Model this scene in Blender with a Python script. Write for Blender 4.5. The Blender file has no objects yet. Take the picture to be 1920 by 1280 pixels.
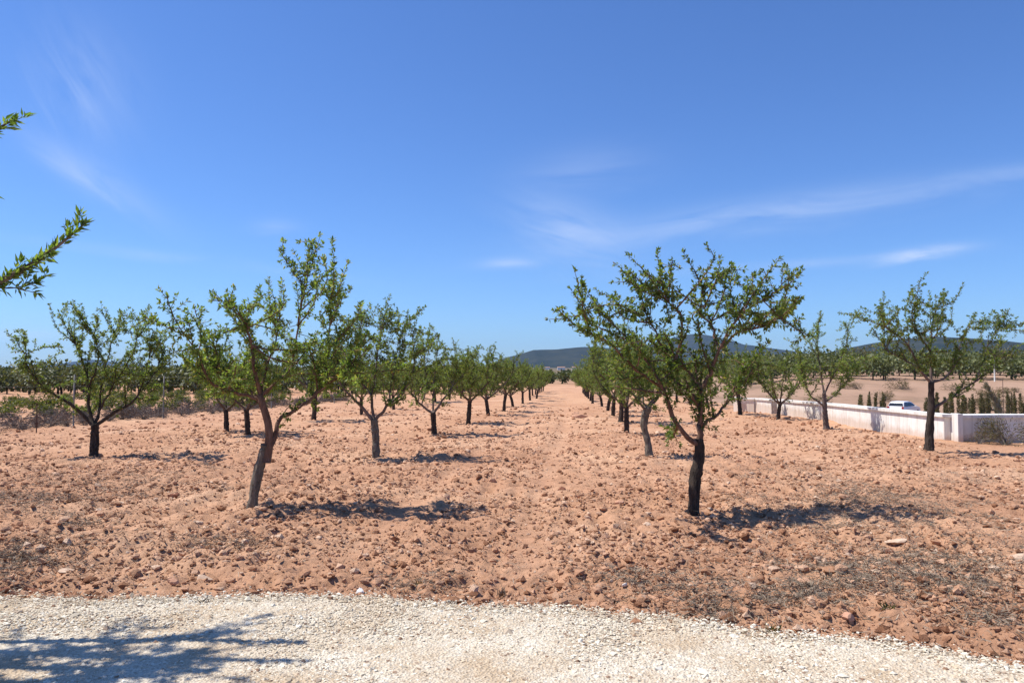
import bpy, math, random
import numpy as np
from mathutils import Vector

R = math.radians
scene = bpy.context.scene
col = scene.collection

# ------------------------------------------------------------------ camera
F = 1400.0                      # focal length in pixels of the 1920 px wide photograph
CAM_H = 1.65
PITCH = math.atan(48.0 / F)     # horizon a little under the middle of the frame
cam_d = bpy.data.cameras.new('camera')
cam_d.sensor_width = 36.0
cam_d.lens = 36.0 * F / 1920.0
cam_d.clip_start = 0.05
cam_d.clip_end = 30000.0
cam = bpy.data.objects.new('camera', cam_d)
col.objects.link(cam)
cam.location = (0, 0, CAM_H)
cam.rotation_euler = (R(90) + PITCH, 0, 0)
scene.camera = cam

# ------------------------------------------------------------------ sky and sun
SUN_EL = 60.0
SUN_AZ = 9.0                    # degrees that the sun stands beyond due left of the camera
sx = -math.cos(R(SUN_AZ)) * math.cos(R(SUN_EL))
sy = math.sin(R(SUN_AZ)) * math.cos(R(SUN_EL))
sz = math.sin(R(SUN_EL))
world = bpy.data.worlds.new('World')
scene.world = world
world.use_nodes = True
wn = world.node_tree.nodes
wl = world.node_tree.links
wn.clear()


def wnode(t, **k):
    n = wn.new(t)
    for a, v in k.items():
        setattr(n, a, v)
    return n


def wmath(op, a, b=None, c=None):
    n = wn.new('ShaderNodeMath')
    n.operation = op
    for i, v in enumerate((a, b, c)):
        if v is None:
            continue
        if isinstance(v, (int, float)):
            n.inputs[i].default_value = v
        else:
            wl.new(v, n.inputs[i])
    return n.outputs[0]


sky = wnode('ShaderNodeTexSky', sky_type='NISHITA')
sky.sun_disc = False
sky.sun_elevation = R(SUN_EL)
sky.sun_rotation = math.atan2(sx, sy)
sky.altitude = 500
sky.air_density = 1.0
sky.dust_density = 0.35
sky.ozone_density = 2.2
hsv = wnode('ShaderNodeHueSaturation')
hsv.inputs['Saturation'].default_value = 1.0
hsv.inputs['Value'].default_value = 1.0
wl.new(sky.outputs[0], hsv.inputs['Color'])
tc = wnode('ShaderNodeTexCoord')
sp = wnode('ShaderNodeSeparateXYZ')
wl.new(tc.outputs['Generated'], sp.inputs[0])
yy = wmath('MAXIMUM', sp.outputs[1], 0.05)
U = wmath('DIVIDE', sp.outputs[0], yy)
V = wmath('DIVIDE', sp.outputs[2], yy)
front = wmath('GREATER_THAN', sp.outputs[1], 0.05)


def wisp(px, py, ang, la, lb, amp, seed, bend=0.0):
    """one streak of cirrus: soft ellipse broken up by stretched noise"""
    u0, v0 = (px - 960) / F, (688 - py) / F
    du = wmath('SUBTRACT', U, u0)
    dv = wmath('SUBTRACT', V, v0)
    c, s = math.cos(R(ang)), math.sin(R(ang))
    a = wmath('ADD', wmath('MULTIPLY', du, c), wmath('MULTIPLY', dv, s))
    b = wmath('SUBTRACT', wmath('MULTIPLY', dv, c), wmath('MULTIPLY', du, s))
    if bend:
        b = wmath('SUBTRACT', b, wmath('MULTIPLY', wmath('MULTIPLY', a, a), bend))
    cb = wn.new('ShaderNodeCombineXYZ')
    wl.new(wmath('MULTIPLY', a, 6.0), cb.inputs[0])
    wl.new(wmath('MULTIPLY', b, 34.0), cb.inputs[1])
    cb.inputs[2].default_value = seed
    nz = wn.new('ShaderNodeTexNoise')
    nz.inputs['Scale'].default_value = 1.0
    nz.inputs['Detail'].default_value = 6.0
    nz.inputs['Roughness'].default_value = 0.6
    nz.inputs['Distortion'].default_value = 0.7
    wl.new(cb.outputs[0], nz.inputs['Vector'])
    b2 = wmath('ADD', b, wmath('MULTIPLY', wmath('SUBTRACT', nz.outputs['Fac'], 0.5), lb * 1.6))
    q = wmath('ADD', wmath('POWER', wmath('ABSOLUTE', wmath('DIVIDE', a, la)), 2.0),
              wmath('POWER', wmath('ABSOLUTE', wmath('DIVIDE', b2, lb)), 2.0))
    g = wmath('EXPONENT', wmath('MULTIPLY', q, -1.0))
    n2 = wmath('MULTIPLY', wmath('MAXIMUM', wmath('SUBTRACT', nz.outputs['Fac'], 0.26), 0.0), 2.6)
    return wmath('MULTIPLY', wmath('MULTIPLY', g, n2), amp)


wisps = [wisp(1430, 400, 8.5, 0.25, 0.022, 0.33, 1.3), wisp(1070, 425, -22, 0.075, 0.035, 0.38, 4.1),
         wisp(1735, 474, 8.0, 0.055, 0.008, 0.85, 7.7), wisp(1480, 495, 4, 0.2, 0.006, 0.22, 9.2),
         wisp(150, 150, -60, 0.08, 0.06, 0.22, 12.0), wisp(165, 325, -32, 0.10, 0.022, 0.25, 15.5),
         wisp(955, 491, 2, 0.035, 0.007, 0.36, 18.0), wisp(1820, 335, 9, 0.16, 0.012, 0.2, 21.0),
         wisp(515, 425, 0, 0.03, 0.012, 0.2, 25.0), wisp(20, 628, 0, 0.09, 0.006, 0.4, 28.0),
         wisp(1100, 310, 6, 0.08, 0.03, 0.14, 31.0), wisp(300, 480, -7, 0.2, 0.008, 0.16, 35.0)]
tot = wisps[0]
for w_ in wisps[1:]:
    tot = wmath('ADD', tot, w_)
tot = wmath('MULTIPLY', wmath('MINIMUM', tot, 0.9), front)
cmix = wnode('ShaderNodeMix', data_type='RGBA')
wl.new(tot, cmix.inputs['Factor'])
tint = wnode('ShaderNodeMix', data_type='RGBA', blend_type='MULTIPLY')
tint.inputs['Factor'].default_value = 1.0
tint.inputs[7].default_value = (0.68, 0.98, 1.49, 1)      # white balance of the photograph
wl.new(hsv.outputs[0], tint.inputs[6])
wl.new(tint.outputs[2], cmix.inputs[6])
cmix.inputs[7].default_value = (7.0, 8.0, 10.2, 1)
bg = wnode('ShaderNodeBackground')
bg.inputs['Strength'].default_value = 0.082
wl.new(cmix.outputs[2], bg.inputs['Color'])
wo = wnode('ShaderNodeOutputWorld')
wl.new(bg.outputs[0], wo.inputs['Surface'])

sun_d = bpy.data.lights.new('sun', 'SUN')
sun_d.energy = 5.0
sun_d.angle = R(0.53)
sun_d.color = (1.0, 0.955, 0.89)
sun = bpy.data.objects.new('sun', sun_d)
col.objects.link(sun)
sun.location = (-20, 5, 40)
sun.rotation_euler = Vector((sx, sy, sz)).to_track_quat('Z', 'Y').to_euler()

scene.render.engine = 'CYCLES'
scene.view_settings.view_transform = 'Standard'
scene.view_settings.look = 'None'
scene.view_settings.exposure = 0.40
scene.view_settings.gamma = 1.0
scene.view_settings.use_curve_mapping = False

# ------------------------------------------------------------------ helpers
rs0 = np.random.RandomState(5)
TAB = rs0.rand(256, 256)


def vnoise(x, y, s=0):
    x = np.asarray(x, float) + s * 17.31
    y = np.asarray(y, float) + s * 9.77
    xi = np.floor(x).astype(int)
    yi = np.floor(y).astype(int)
    fx = x - xi
    fy = y - yi
    fx = fx * fx * fx * (fx * (fx * 6 - 15) + 10)
    fy = fy * fy * fy * (fy * (fy * 6 - 15) + 10)
    a = TAB[xi & 255, yi & 255]
    b = TAB[(xi + 1) & 255, yi & 255]
    c = TAB[xi & 255, (yi + 1) & 255]
    d = TAB[(xi + 1) & 255, (yi + 1) & 255]
    return (a * (1 - fx) + b * fx) * (1 - fy) + (c * (1 - fx) + d * fx) * fy


def sstep(a, b, x):
    t = np.clip((np.asarray(x, float) - a) / (b - a), 0, 1)
    return t * t * (3 - 2 * t)


ROW = 110.0 / F                 # rows run a little to the right of the viewing direction


def lat(x, y):
    return x - ROW * y


def h0(x, y):
    """large shape of the land"""
    x = np.asarray(x, float)
    y = np.asarray(y, float)
    yp = np.maximum(y, 0)
    ym, w = 116.0, 12.0
    z = -0.0179 * (ym - w * np.log1p(np.exp(np.clip((ym - yp) / w, -40, 40))))
    L = lat(x, y)
    dip = (1.25 + 0.75 * sstep(55, 76, y)) * sstep(10.55, 12.6, L) * sstep(20.4, 22.5, y) * (1 - sstep(80, 112, y))
    rise = 2.5 * sstep(80, 140, y) * sstep(12, 42, L) * (1 - 0.9 * sstep(400, 1200, y))
    far = sstep(200, 900, y)
    return z - dip + rise + far * 6.0 * (vnoise(x / 420.0, y / 420.0, 3) - 0.5) - far * 1.0


def ray(px, py):
    u = (px - 960.0) / F
    v = (640.0 - py) / F
    c, s = math.cos(PITCH), math.sin(PITCH)
    d = np.array([u, c - v * s, s + v * c])
    return d


def P(px, py, depth):
    """point seen at a place of the photograph, at a chosen distance"""
    d = ray(px, py)
    d = d / d[1]
    return np.array([0, 0, CAM_H]) + d * depth


TS = np.geomspace(1.0, 900.0, 420)


def G(px, py):
    """point of the ground seen at a place of the photograph"""
    d = ray(px, py)
    d = d / d[1]
    p = np.array([0, 0, CAM_H]) + TS[:, None] * d
    g = p[:, 2] - h0(p[:, 0], p[:, 1])
    k = int(np.argmax(g <= 0)) if (g <= 0).any() else len(TS) - 1
    k = max(k, 1)
    f = g[k - 1] / (g[k - 1] - g[k] + 1e-12)
    return p[k - 1] + (p[k] - p[k - 1]) * f


EDGE = [G(a, b) for a, b in ((0, 1117), (200, 1121), (400, 1118), (600, 1114), (700, 1118), (860, 1131), (1000, 1135),
                             (1150, 1145), (1280, 1156), (1400, 1180), (1550, 1190), (1650, 1200), (1750, 1213), (1920, 1250))]
EX = np.array([-40, -12] + [e[0] for e in EDGE] + [8, 40])
EY = np.array([6.2, 5.9] + [e[1] for e in EDGE] + [3.6, -6])


def edge(x):
    return np.interp(x, EX, EY) - 0.06 + 0.05 * (vnoise(np.asarray(x) * 2.3, 2.2, 4) - 0.5) + 0.07 * (vnoise(np.asarray(x) * 11, 5.2, 6) - 0.5)


def tracks(x, y):
    L = lat(x, y) + 0.25 * (vnoise(np.asarray(y) * 0.15, 3.3, 15) - 0.5)
    t = np.exp(-((L + 2.05) / 0.22) ** 2) + np.exp(-((L + 0.35) / 0.22) ** 2) + 0.7 * np.exp(-((L - 5.0) / 0.5) ** 2)
    return np.clip(t, 0, 1) * sstep(0.4, 1.5, y - edge(x))


def clod(x, y):
    """worked soil: lumps of several sizes"""
    soil = sstep(0.0, 0.35, y - edge(x))
    track = 1 - 0.85 * sstep(9.2, 10.0, lat(x, y)) * (1 - sstep(19, 21, y))
    r = np.sqrt(x * x + y * y)
    a = 0.12 * (vnoise(x * 0.55, y * 0.55, 1) - 0.5) + 0.075 * (vnoise(x * 1.7, y * 1.7, 2) - 0.5)
    n1 = np.abs(vnoise(x * 4.3, y * 4.3, 5) - 0.5) * 2
    n2 = np.abs(vnoise(x * 9.7, y * 9.7, 7) - 0.5) * 2
    a = a + 0.065 * (0.5 - n1) + 0.046 * (0.5 - n2) * (1 - sstep(14, 34, r)) + 0.034 * (vnoise(x * 23, y * 23, 8) - 0.5) * (1 - sstep(8, 15, r))
    L = lat(x, y) + 0.5 * (vnoise(x * 0.5, y * 0.5, 16) - 0.5)
    a = a + 0.022 * np.sin(L * 2 * np.pi / 0.42) * sstep(0.35, 0.7, vnoise(x * 0.7, y * 0.35, 17)) * (1 - sstep(14, 30, r))
    tr = tracks(x, y)
    a = a * (1 - 0.72 * tr) - 0.03 * tr
    fade = 1 - 0.9 * sstep(60, 140, r)
    return a * soil * fade * track


def ground_z(x, y):
    return h0(x, y) + clod(np.asarray(x, float), np.asarray(y, float))


# --- materials
def mat(name):
    m = bpy.data.materials.new(name)
    m.use_nodes = True
    nt = m.node_tree
    nt.nodes.clear()
    return m, nt, nt.nodes, nt.links


def ramp(nd, stops):
    n = nd.new('ShaderNodeValToRGB')
    els = n.color_ramp.elements
    while len(els) < len(stops):
        els.new(0.5)
    for e, (p, c) in zip(els, stops):
        e.position = p
        e.color = (*c, 1)
    return n


def noise(nd, lk, vec, scale, detail=4, rough=0.6, dist=0.0):
    n = nd.new('ShaderNodeTexNoise')
    n.inputs['Scale'].default_value = scale
    n.inputs['Detail'].default_value = detail
    n.inputs['Roughness'].default_value = rough
    n.inputs['Distortion'].default_value = dist
    if vec is not None:
        lk.new(vec, n.inputs['Vector'])
    return n


def principled(nd, lk, rough=0.9, spec=0.2):
    b = nd.new('ShaderNodeBsdfPrincipled')
    b.inputs['Roughness'].default_value = rough
    b.inputs['Specular IOR Level'].default_value = spec
    o = nd.new('ShaderNodeOutputMaterial')
    lk.new(b.outputs[0], o.inputs['Surface'])
    return b, o


def mixc(nd, lk, fac, a, b, mode='MIX'):
    n = nd.new('ShaderNodeMix')
    n.data_type = 'RGBA'
    n.blend_type = mode
    for sock, v in ((n.inputs['Factor'], fac), (n.inputs[6], a), (n.inputs[7], b)):
        if isinstance(v, (int, float)):
            sock.default_value = v
        elif isinstance(v, tuple):
            sock.default_value = (*v, 1)
        else:
            lk.new(v, sock)
    return n.outputs[2]


def bump(nd, lk, h, bsdf, strength, dist):
    b = nd.new('ShaderNodeBump')
    b.inputs['Strength'].default_value = strength
    b.inputs['Distance'].default_value = dist
    lk.new(h, b.inputs['Height'])
    lk.new(b.outputs[0], bsdf.inputs['Normal'])


SOIL_D, SOIL_M, SOIL_L = (0.43, 0.230, 0.134), (0.51, 0.288, 0.172), (0.59, 0.368, 0.232)


def soil_material(name, island):
    m, nt, nd, lk = mat(name)
    geo = nd.new('ShaderNodeNewGeometry')
    pos = geo.outputs['Position']
    b, o = principled(nd, lk, 0.95, 0.1)
    n1 = noise(nd, lk, pos, 0.35, 5, 0.6)
    r1 = ramp(nd, [(0.30, SOIL_D), (0.5, SOIL_M), (0.72, SOIL_L)])
    lk.new(n1.outputs['Fac'], r1.inputs[0])
    n2 = noise(nd, lk, pos, 9.0, 6, 0.7)
    r2 = ramp(nd, [(0.3, (0.72, 0.70, 0.68)), (0.55, (1.0, 1.0, 1.0)), (0.75, (1.22, 1.2, 1.18))])
    lk.new(n2.outputs['Fac'], r2.inputs[0])
    c = mixc(nd, lk, 1.0, r1.outputs[0], r2.outputs[0], 'MULTIPLY')
    if island:
        r3 = ramp(nd, [(0.0, (0.45, 0.37, 0.33)), (0.18, (0.75, 0.68, 0.64)), (0.5, (1.08, 1.07, 1.06)), (0.88, (1.22, 1.28, 1.34)), (1.0, (1.35, 1.7, 2.0))])
        lk.new(geo.outputs['Random Per Island'], r3.inputs[0])
        c = mixc(nd, lk, 1.0, c, r3.outputs[0], 'MULTIPLY')
    else:
        # far land: patches of brown field, stubble and scrub far beyond the orchard
        sp = nd.new('ShaderNodeSeparateXYZ')
        lk.new(pos, sp.inputs[0])
        mr = nd.new('ShaderNodeMapRange')
        mr.inputs[1].default_value = 140
        mr.inputs[2].default_value = 260
        lk.new(sp.outputs[1], mr.inputs[0])
        # duller brown ground beyond the white wall
        ml = nd.new('ShaderNodeMath')
        ml.operation = 'MULTIPLY_ADD'
        ml.inputs[1].default_value = -ROW
        lk.new(sp.outputs[1], ml.inputs[0])
        lk.new(sp.outputs[0], ml.inputs[2])
        m2 = nd.new('ShaderNodeMapRange')
        m2.inputs[1].default_value = 11.0
        m2.inputs[2].default_value = 14.0
        m2.inputs[4].default_value = 0.8
        lk.new(ml.outputs[0], m2.inputs[0])
        n7 = noise(nd, lk, pos, 0.09, 5, 0.65)
        r7 = ramp(nd, [(0.35, (0.17, 0.125, 0.085)), (0.5, (0.31, 0.205, 0.145)), (0.7, (0.36, 0.245, 0.175))])
        lk.new(n7.outputs['Fac'], r7.inputs[0])
        c = mixc(nd, lk, m2.outputs[0], c, r7.outputs[0])
        n4 = noise(nd, lk, pos, 0.006, 4, 0.6)
        r4 = ramp(nd, [(0.38, (0.07, 0.075, 0.035)), (0.48, (0.20, 0.135, 0.08)), (0.56, (0.10, 0.095, 0.045)), (0.66, (0.30, 0.20, 0.125))])
        lk.new(n4.outputs['Fac'], r4.inputs[0])
        c = mixc(nd, lk, mr.outputs[0], c, r4.outputs[0])
    lk.new(c, b.inputs['Base Color'])
    n5 = noise(nd, lk, pos, 30.0, 7, 0.75)
    bump(nd, lk, n5.outputs['Fac'], b, 0.9, 0.03)
    return m


M = {}
M['soil'] = soil_material('red_soil', False)
M['clod'] = soil_material('soil_lumps', True)


def gravel_material(name, island):
    m, nt, nd, lk = mat(name)
    geo = nd.new('ShaderNodeNewGeometry')
    b, o = principled(nd, lk, 0.9, 0.15)
    if island:
        r = ramp(nd, [(0.0, (0.24, 0.14, 0.09)), (0.06, (0.40, 0.31, 0.23)), (0.2, (0.53, 0.455, 0.34)), (0.6, (0.645, 0.575, 0.45)), (1.0, (0.75, 0.70, 0.59))])
        lk.new(geo.outputs['Random Per Island'], r.inputs[0])
        n = noise(nd, lk, geo.outputs['Position'], 1.3, 4, 0.6)
        r2 = ramp(nd, [(0.30, (0.88, 0.78, 0.68)), (0.5, (0.97, 0.95, 0.92)), (0.65, (1, 1, 1))])
        lk.new(n.outputs['Fac'], r2.inputs[0])
        lk.new(mixc(nd, lk, 1.0, r.outputs[0], r2.outputs[0], 'MULTIPLY'), b.inputs['Base Color'])
    else:
        v = nd.new('ShaderNodeTexVoronoi')
        v.inputs['Scale'].default_value = 60
        lk.new(geo.outputs['Position'], v.inputs['Vector'])
        r = ramp(nd, [(0.0, (0.40, 0.32, 0.23)), (0.3, (0.55, 0.475, 0.36)), (1.0, (0.69, 0.63, 0.515))])
        lk.new(v.outputs['Color'], r.inputs[0])
        n = noise(nd, lk, geo.outputs['Position'], 2.0, 4, 0.6)
        r2 = ramp(nd, [(0.35, (0.80, 0.70, 0.60)), (0.6, (1, 1, 1))])
        lk.new(n.outputs['Fac'], r2.inputs[0])
        lk.new(mixc(nd, lk, 1.0, r.outputs[0], r2.outputs[0], 'MULTIPLY'), b.inputs['Base Color'])
        bump(nd, lk, v.outputs['Distance'], b, 1.0, 0.012)
    return m


M['gravel'] = gravel_material('white_gravel_stones', True)
M['gravel_bed'] = gravel_material('white_gravel_bed', False)


def simple(name, c1, c2, scale, rough=0.9, bs=0.5, bd=0.02, stretch=None, island=0.0, spec=0.2):
    m, nt, nd, lk = mat(name)
    b, o = principled(nd, lk, rough, spec)
    t = nd.new('ShaderNodeTexCoord')
    vec = t.outputs['Object']
    if stretch:
        mp = nd.new('ShaderNodeMapping')
        mp.inputs['Scale'].default_value = stretch
        lk.new(vec, mp.inputs[0])
        vec = mp.outputs[0]
    n = noise(nd, lk, vec, scale, 6, 0.65, 0.3)
    r = ramp(nd, [(0.3, c1), (0.7, c2)])
    lk.new(n.outputs['Fac'], r.inputs[0])
    c = r.outputs[0]
    if island:
        geo = nd.new('ShaderNodeNewGeometry')
        r3 = ramp(nd, [(0.0, (1 - island,) * 3), (1.0, (1 + island,) * 3)])
        lk.new(geo.outputs['Random Per Island'], r3.inputs[0])
        c = mixc(nd, lk, 1.0, c, r3.outputs[0], 'MULTIPLY')
    lk.new(c, b.inputs['Base Color'])
    if bs:
        bump(nd, lk, n.outputs['Fac'], b, bs, bd)
    return m


M['bark_grey'] = simple('grey_bark', (0.07, 0.058, 0.045), (0.27, 0.225, 0.175), 24, 0.95, 1.0, 0.05, (1, 1, 0.22))
M['bark_dark'] = simple('dark_bark', (0.016, 0.012, 0.010), (0.105, 0.078, 0.06), 24, 0.95, 1.0, 0.06, (1, 1, 0.22))
M['bark_red'] = simple('red_brown_bark', (0.09, 0.045, 0.03), (0.25, 0.15, 0.105), 22, 0.9, 0.9, 0.04, (1, 1, 0.25))
M['bark_limb'] = simple('limb_bark', (0.06, 0.042, 0.034), (0.20, 0.15, 0.125), 8, 0.9, 0.6, 0.015, (1, 1, 0.4))
M['stone_pale'] = simple('pale_stone', (0.42, 0.28, 0.19), (0.60, 0.45, 0.33), 14, 0.95, 0.6, 0.01)
M['stone_white'] = simple('white_stone', (0.55, 0.50, 0.44), (0.75, 0.72, 0.68), 14, 0.95, 0.6, 0.01)
M['stone_red'] = simple('red_stone', (0.16, 0.06, 0.035), (0.30, 0.13, 0.075), 14, 0.95, 0.6, 0.01)
M['stone_pink'] = simple('pinkish_stone', (0.40, 0.20, 0.12), (0.56, 0.33, 0.22), 14, 0.95, 0.6, 0.01)
M['weed'] = simple('dry_weed', (0.15, 0.115, 0.082), (0.32, 0.25, 0.18), 6, 0.95, 0, 0, None, 0.5)
M['straw'] = simple('dry_straw', (0.20, 0.15, 0.09), (0.34, 0.26, 0.16), 6, 0.95, 0, 0, None, 0.5)
M['scrub'] = simple('dry_scrub', (0.13, 0.11, 0.095), (0.24, 0.205, 0.18), 4, 0.95, 0, 0, None, 0.4)
M['wall'] = simple('white_render', (0.66, 0.63, 0.565), (0.83, 0.81, 0.76), 2.2, 0.85, 0.15, 0.01, (1, 1, 0.35))
def wall_material():
    m = M['wall']
    nt = m.node_tree
    nd, lk = nt.nodes, nt.links
    b = [n for n in nd if n.type == 'BSDF_PRINCIPLED'][0]
    old = b.inputs['Base Color'].links[0].from_socket
    t = nd.new('ShaderNodeTexCoord')
    sp_ = nd.new('ShaderNodeSeparateXYZ')
    lk.new(t.outputs['Object'], sp_.inputs[0])
    n = noise(nd, lk, t.outputs['Object'], 2.6, 6, 0.7)
    ma = nd.new('ShaderNodeMath')
    ma.operation = 'MULTIPLY_ADD'
    ma.inputs[1].default_value = -0.55
    lk.new(n.outputs['Fac'], ma.inputs[0])
    lk.new(sp_.outputs[2], ma.inputs[2])
    mr = nd.new('ShaderNodeMapRange')
    mr.inputs[1].default_value = -0.22
    mr.inputs[2].default_value = -0.02
    mr.inputs[3].default_value = 0.6
    mr.inputs[4].default_value = 0.0
    lk.new(ma.outputs[0], mr.inputs[0])
    c = mixc(nd, lk, mr.outputs[0], old, (0.50, 0.36, 0.26))
    mp = nd.new('ShaderNodeMapping')
    mp.inputs['Scale'].default_value = (5, 5, 0.35)
    lk.new(t.outputs['Object'], mp.inputs[0])
    n2 = noise(nd, lk, mp.outputs[0], 1.6, 5, 0.7)
    r2 = ramp(nd, [(0.35, (0.74, 0.71, 0.67)), (0.52, (1, 1, 1))])
    lk.new(n2.outputs['Fac'], r2.inputs[0])
    lk.new(mixc(nd, lk, 0.8, c, r2.outputs[0], 'MULTIPLY'), b.inputs['Base Color'])


wall_material()
M['post'] = simple('grey_metal_post', (0.13, 0.12, 0.11), (0.24, 0.225, 0.20), 12, 0.7, 0.1, 0.01)
M['rust'] = simple('rusty_stake', (0.05, 0.03, 0.025), (0.12, 0.07, 0.05), 20, 0.8, 0.3, 0.005)
M['wire'] = simple('fence_wire', (0.20, 0.19, 0.18), (0.30, 0.29, 0.27), 8, 0.5, 0, 0)
M['pole'] = simple('pale_pole', (0.42, 0.40, 0.36), (0.58, 0.56, 0.52), 3, 0.85, 0.1, 0.01)
M['house'] = simple('white_house_wall', (0.66, 0.63, 0.58), (0.78, 0.76, 0.72), 0.4, 0.9, 0, 0)
M['roof'] = simple('clay_roof', (0.30, 0.15, 0.09), (0.42, 0.24, 0.16), 0.6, 0.9, 0, 0)
M['hill'] = simple('wooded_hill', (0.018, 0.028, 0.026), (0.050, 0.054, 0.042), 0.012, 1.0, 0.6, 8.0, None, 0, 0.0)
M['car_paint'] = simple('white_car_paint', (0.74, 0.75, 0.76), (0.78, 0.78, 0.79), 0.6, 0.25, 0, 0, None, 0, 0.5)
M['car_glass'] = simple('dark_car_glass', (0.015, 0.018, 0.022), (0.03, 0.035, 0.04), 0.6, 0.08, 0, 0, None, 0, 0.6)
M['rubber'] = simple('black_rubber', (0.012, 0.012, 0.012), (0.03, 0.03, 0.03), 9, 0.85, 0, 0)
M['rim'] = simple('alloy_rim', (0.4, 0.4, 0.42), (0.5, 0.5, 0.52), 5, 0.35, 0, 0)
M['lamp_red'] = simple('red_lamp', (0.30, 0.02, 0.02), (0.38, 0.03, 0.03), 5, 0.3, 0, 0)
M['plate'] = simple('pale_plate', (0.6, 0.6, 0.58), (0.7, 0.7, 0.68), 5, 0.5, 0, 0)


def leaf_material(name, stops, trans=0.48):
    m, nt, nd, lk = mat(name)
    geo = nd.new('ShaderNodeNewGeometry')
    oi = nd.new('ShaderNodeObjectInfo')
    r = ramp(nd, stops)
    lk.new(geo.outputs['Random Per Island'], r.inputs[0])
    h = nd.new('ShaderNodeHueSaturation')
    mr = nd.new('ShaderNodeMapRange')
    mr.inputs[3].default_value = 0.82
    mr.inputs[4].default_value = 1.15
    lk.new(oi.outputs['Random'], mr.inputs[0])
    lk.new(mr.outputs[0], h.inputs['Value'])
    lk.new(r.outputs[0], h.inputs['Color'])
    b = nd.new('ShaderNodeBsdfPrincipled')
    b.inputs['Roughness'].default_value = 0.5
    b.inputs['Specular IOR Level'].default_value = 0.35
    lk.new(h.outputs[0], b.inputs['Base Color'])
    t = nd.new('ShaderNodeBsdfTranslucent')
    tcol = mixc(nd, lk, 1.0, h.outputs[0], (1.5, 1.55, 0.6), 'MULTIPLY')
    lk.new(tcol, t.inputs['Color'])
    mx = nd.new('ShaderNodeMixShader')
    mx.inputs[0].default_value = trans
    lk.new(b.outputs[0], mx.inputs[1])
    lk.new(t.outputs[0], mx.inputs[2])
    o = nd.new('ShaderNodeOutputMaterial')
    lk.new(mx.outputs[0], o.inputs['Surface'])
    return m


M['leaf'] = leaf_material('almond_leaf', [(0.0, (0.085, 0.135, 0.040)), (0.45, (0.155, 0.220, 0.060)), (0.85, (0.230, 0.285, 0.085)), (0.96, (0.30, 0.29, 0.09)), (1.0, (0.36, 0.27, 0.09))])
M['leaf_bright'] = leaf_material('near_almond_leaf', [(0.0, (0.085, 0.14, 0.035)), (0.5, (0.15, 0.225, 0.05)), (1.0, (0.24, 0.29, 0.08))])
M['vine'] = leaf_material('vine_leaf', [(0.0, (0.045, 0.058, 0.018)), (0.6, (0.075, 0.09, 0.026)), (1.0, (0.14, 0.13, 0.04))])
M['olive'] = leaf_material('far_tree_leaf', [(0.0, (0.065, 0.08, 0.03)), (0.6, (0.11, 0.125, 0.045)), (1.0, (0.16, 0.165, 0.065))], 0.2)
M['cypress'] = leaf_material('columnar_leaf', [(0.0, (0.055, 0.06, 0.024)), (0.5, (0.10, 0.10, 0.042)), (1.0, (0.24, 0.18, 0.085))], 0.15)
M['plume'] = leaf_material('pale_plume', [(0.0, (0.22, 0.21, 0.14)), (1.0, (0.36, 0.33, 0.25))], 0.2)
M['dry_leaf'] = leaf_material('dry_bush_leaf', [(0.0, (0.11, 0.075, 0.035)), (0.6, (0.17, 0.13, 0.06)), (1.0, (0.15, 0.16, 0.06))], 0.2)


# --- mesh builders
def mesh_np(name, verts, faces, smooth=False):
    verts = np.ascontiguousarray(verts, np.float32)
    faces = np.ascontiguousarray(faces, np.int32)
    me = bpy.data.meshes.new(name)
    n, k = faces.shape
    me.vertices.add(len(verts))
    me.vertices.foreach_set('co', verts.ravel())
    me.loops.add(n * k)
    me.loops.foreach_set('vertex_index', faces.ravel())
    me.polygons.add(n)
    me.polygons.foreach_set('loop_start', np.arange(0, n * k, k, dtype=np.int32))
    me.polygons.foreach_set('loop_total', np.full(n, k, np.int32))
    me.update(calc_edges=True)
    me.validate()
    me.polygons.foreach_set('use_smooth', np.full(len(me.polygons), bool(smooth)))
    return me


def tag(o, label=None, cat=None, group=None, kind=None):
    if label:
        o['label'] = label
    if cat:
        o['category'] = cat
    if group:
        o['group'] = group
    if kind:
        o['kind'] = kind
    return o


def link(name, me, m, parent=None, loc=None):
    o = bpy.data.objects.new(name, me)
    if m is not None and not me.materials:
        me.materials.append(m)
    col.objects.link(o)
    if parent is not None:
        o.parent = parent
    if loc is not None:
        o.location = loc
    return o


def empty(name, loc, rz=0.0, s=1.0):
    o = bpy.data.objects.new(name, None)
    o.empty_display_size = 0.2
    col.objects.link(o)
    o.location = loc
    o.rotation_euler = (0, 0, rz)
    o.scale = (s, s, s)
    return o


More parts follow.
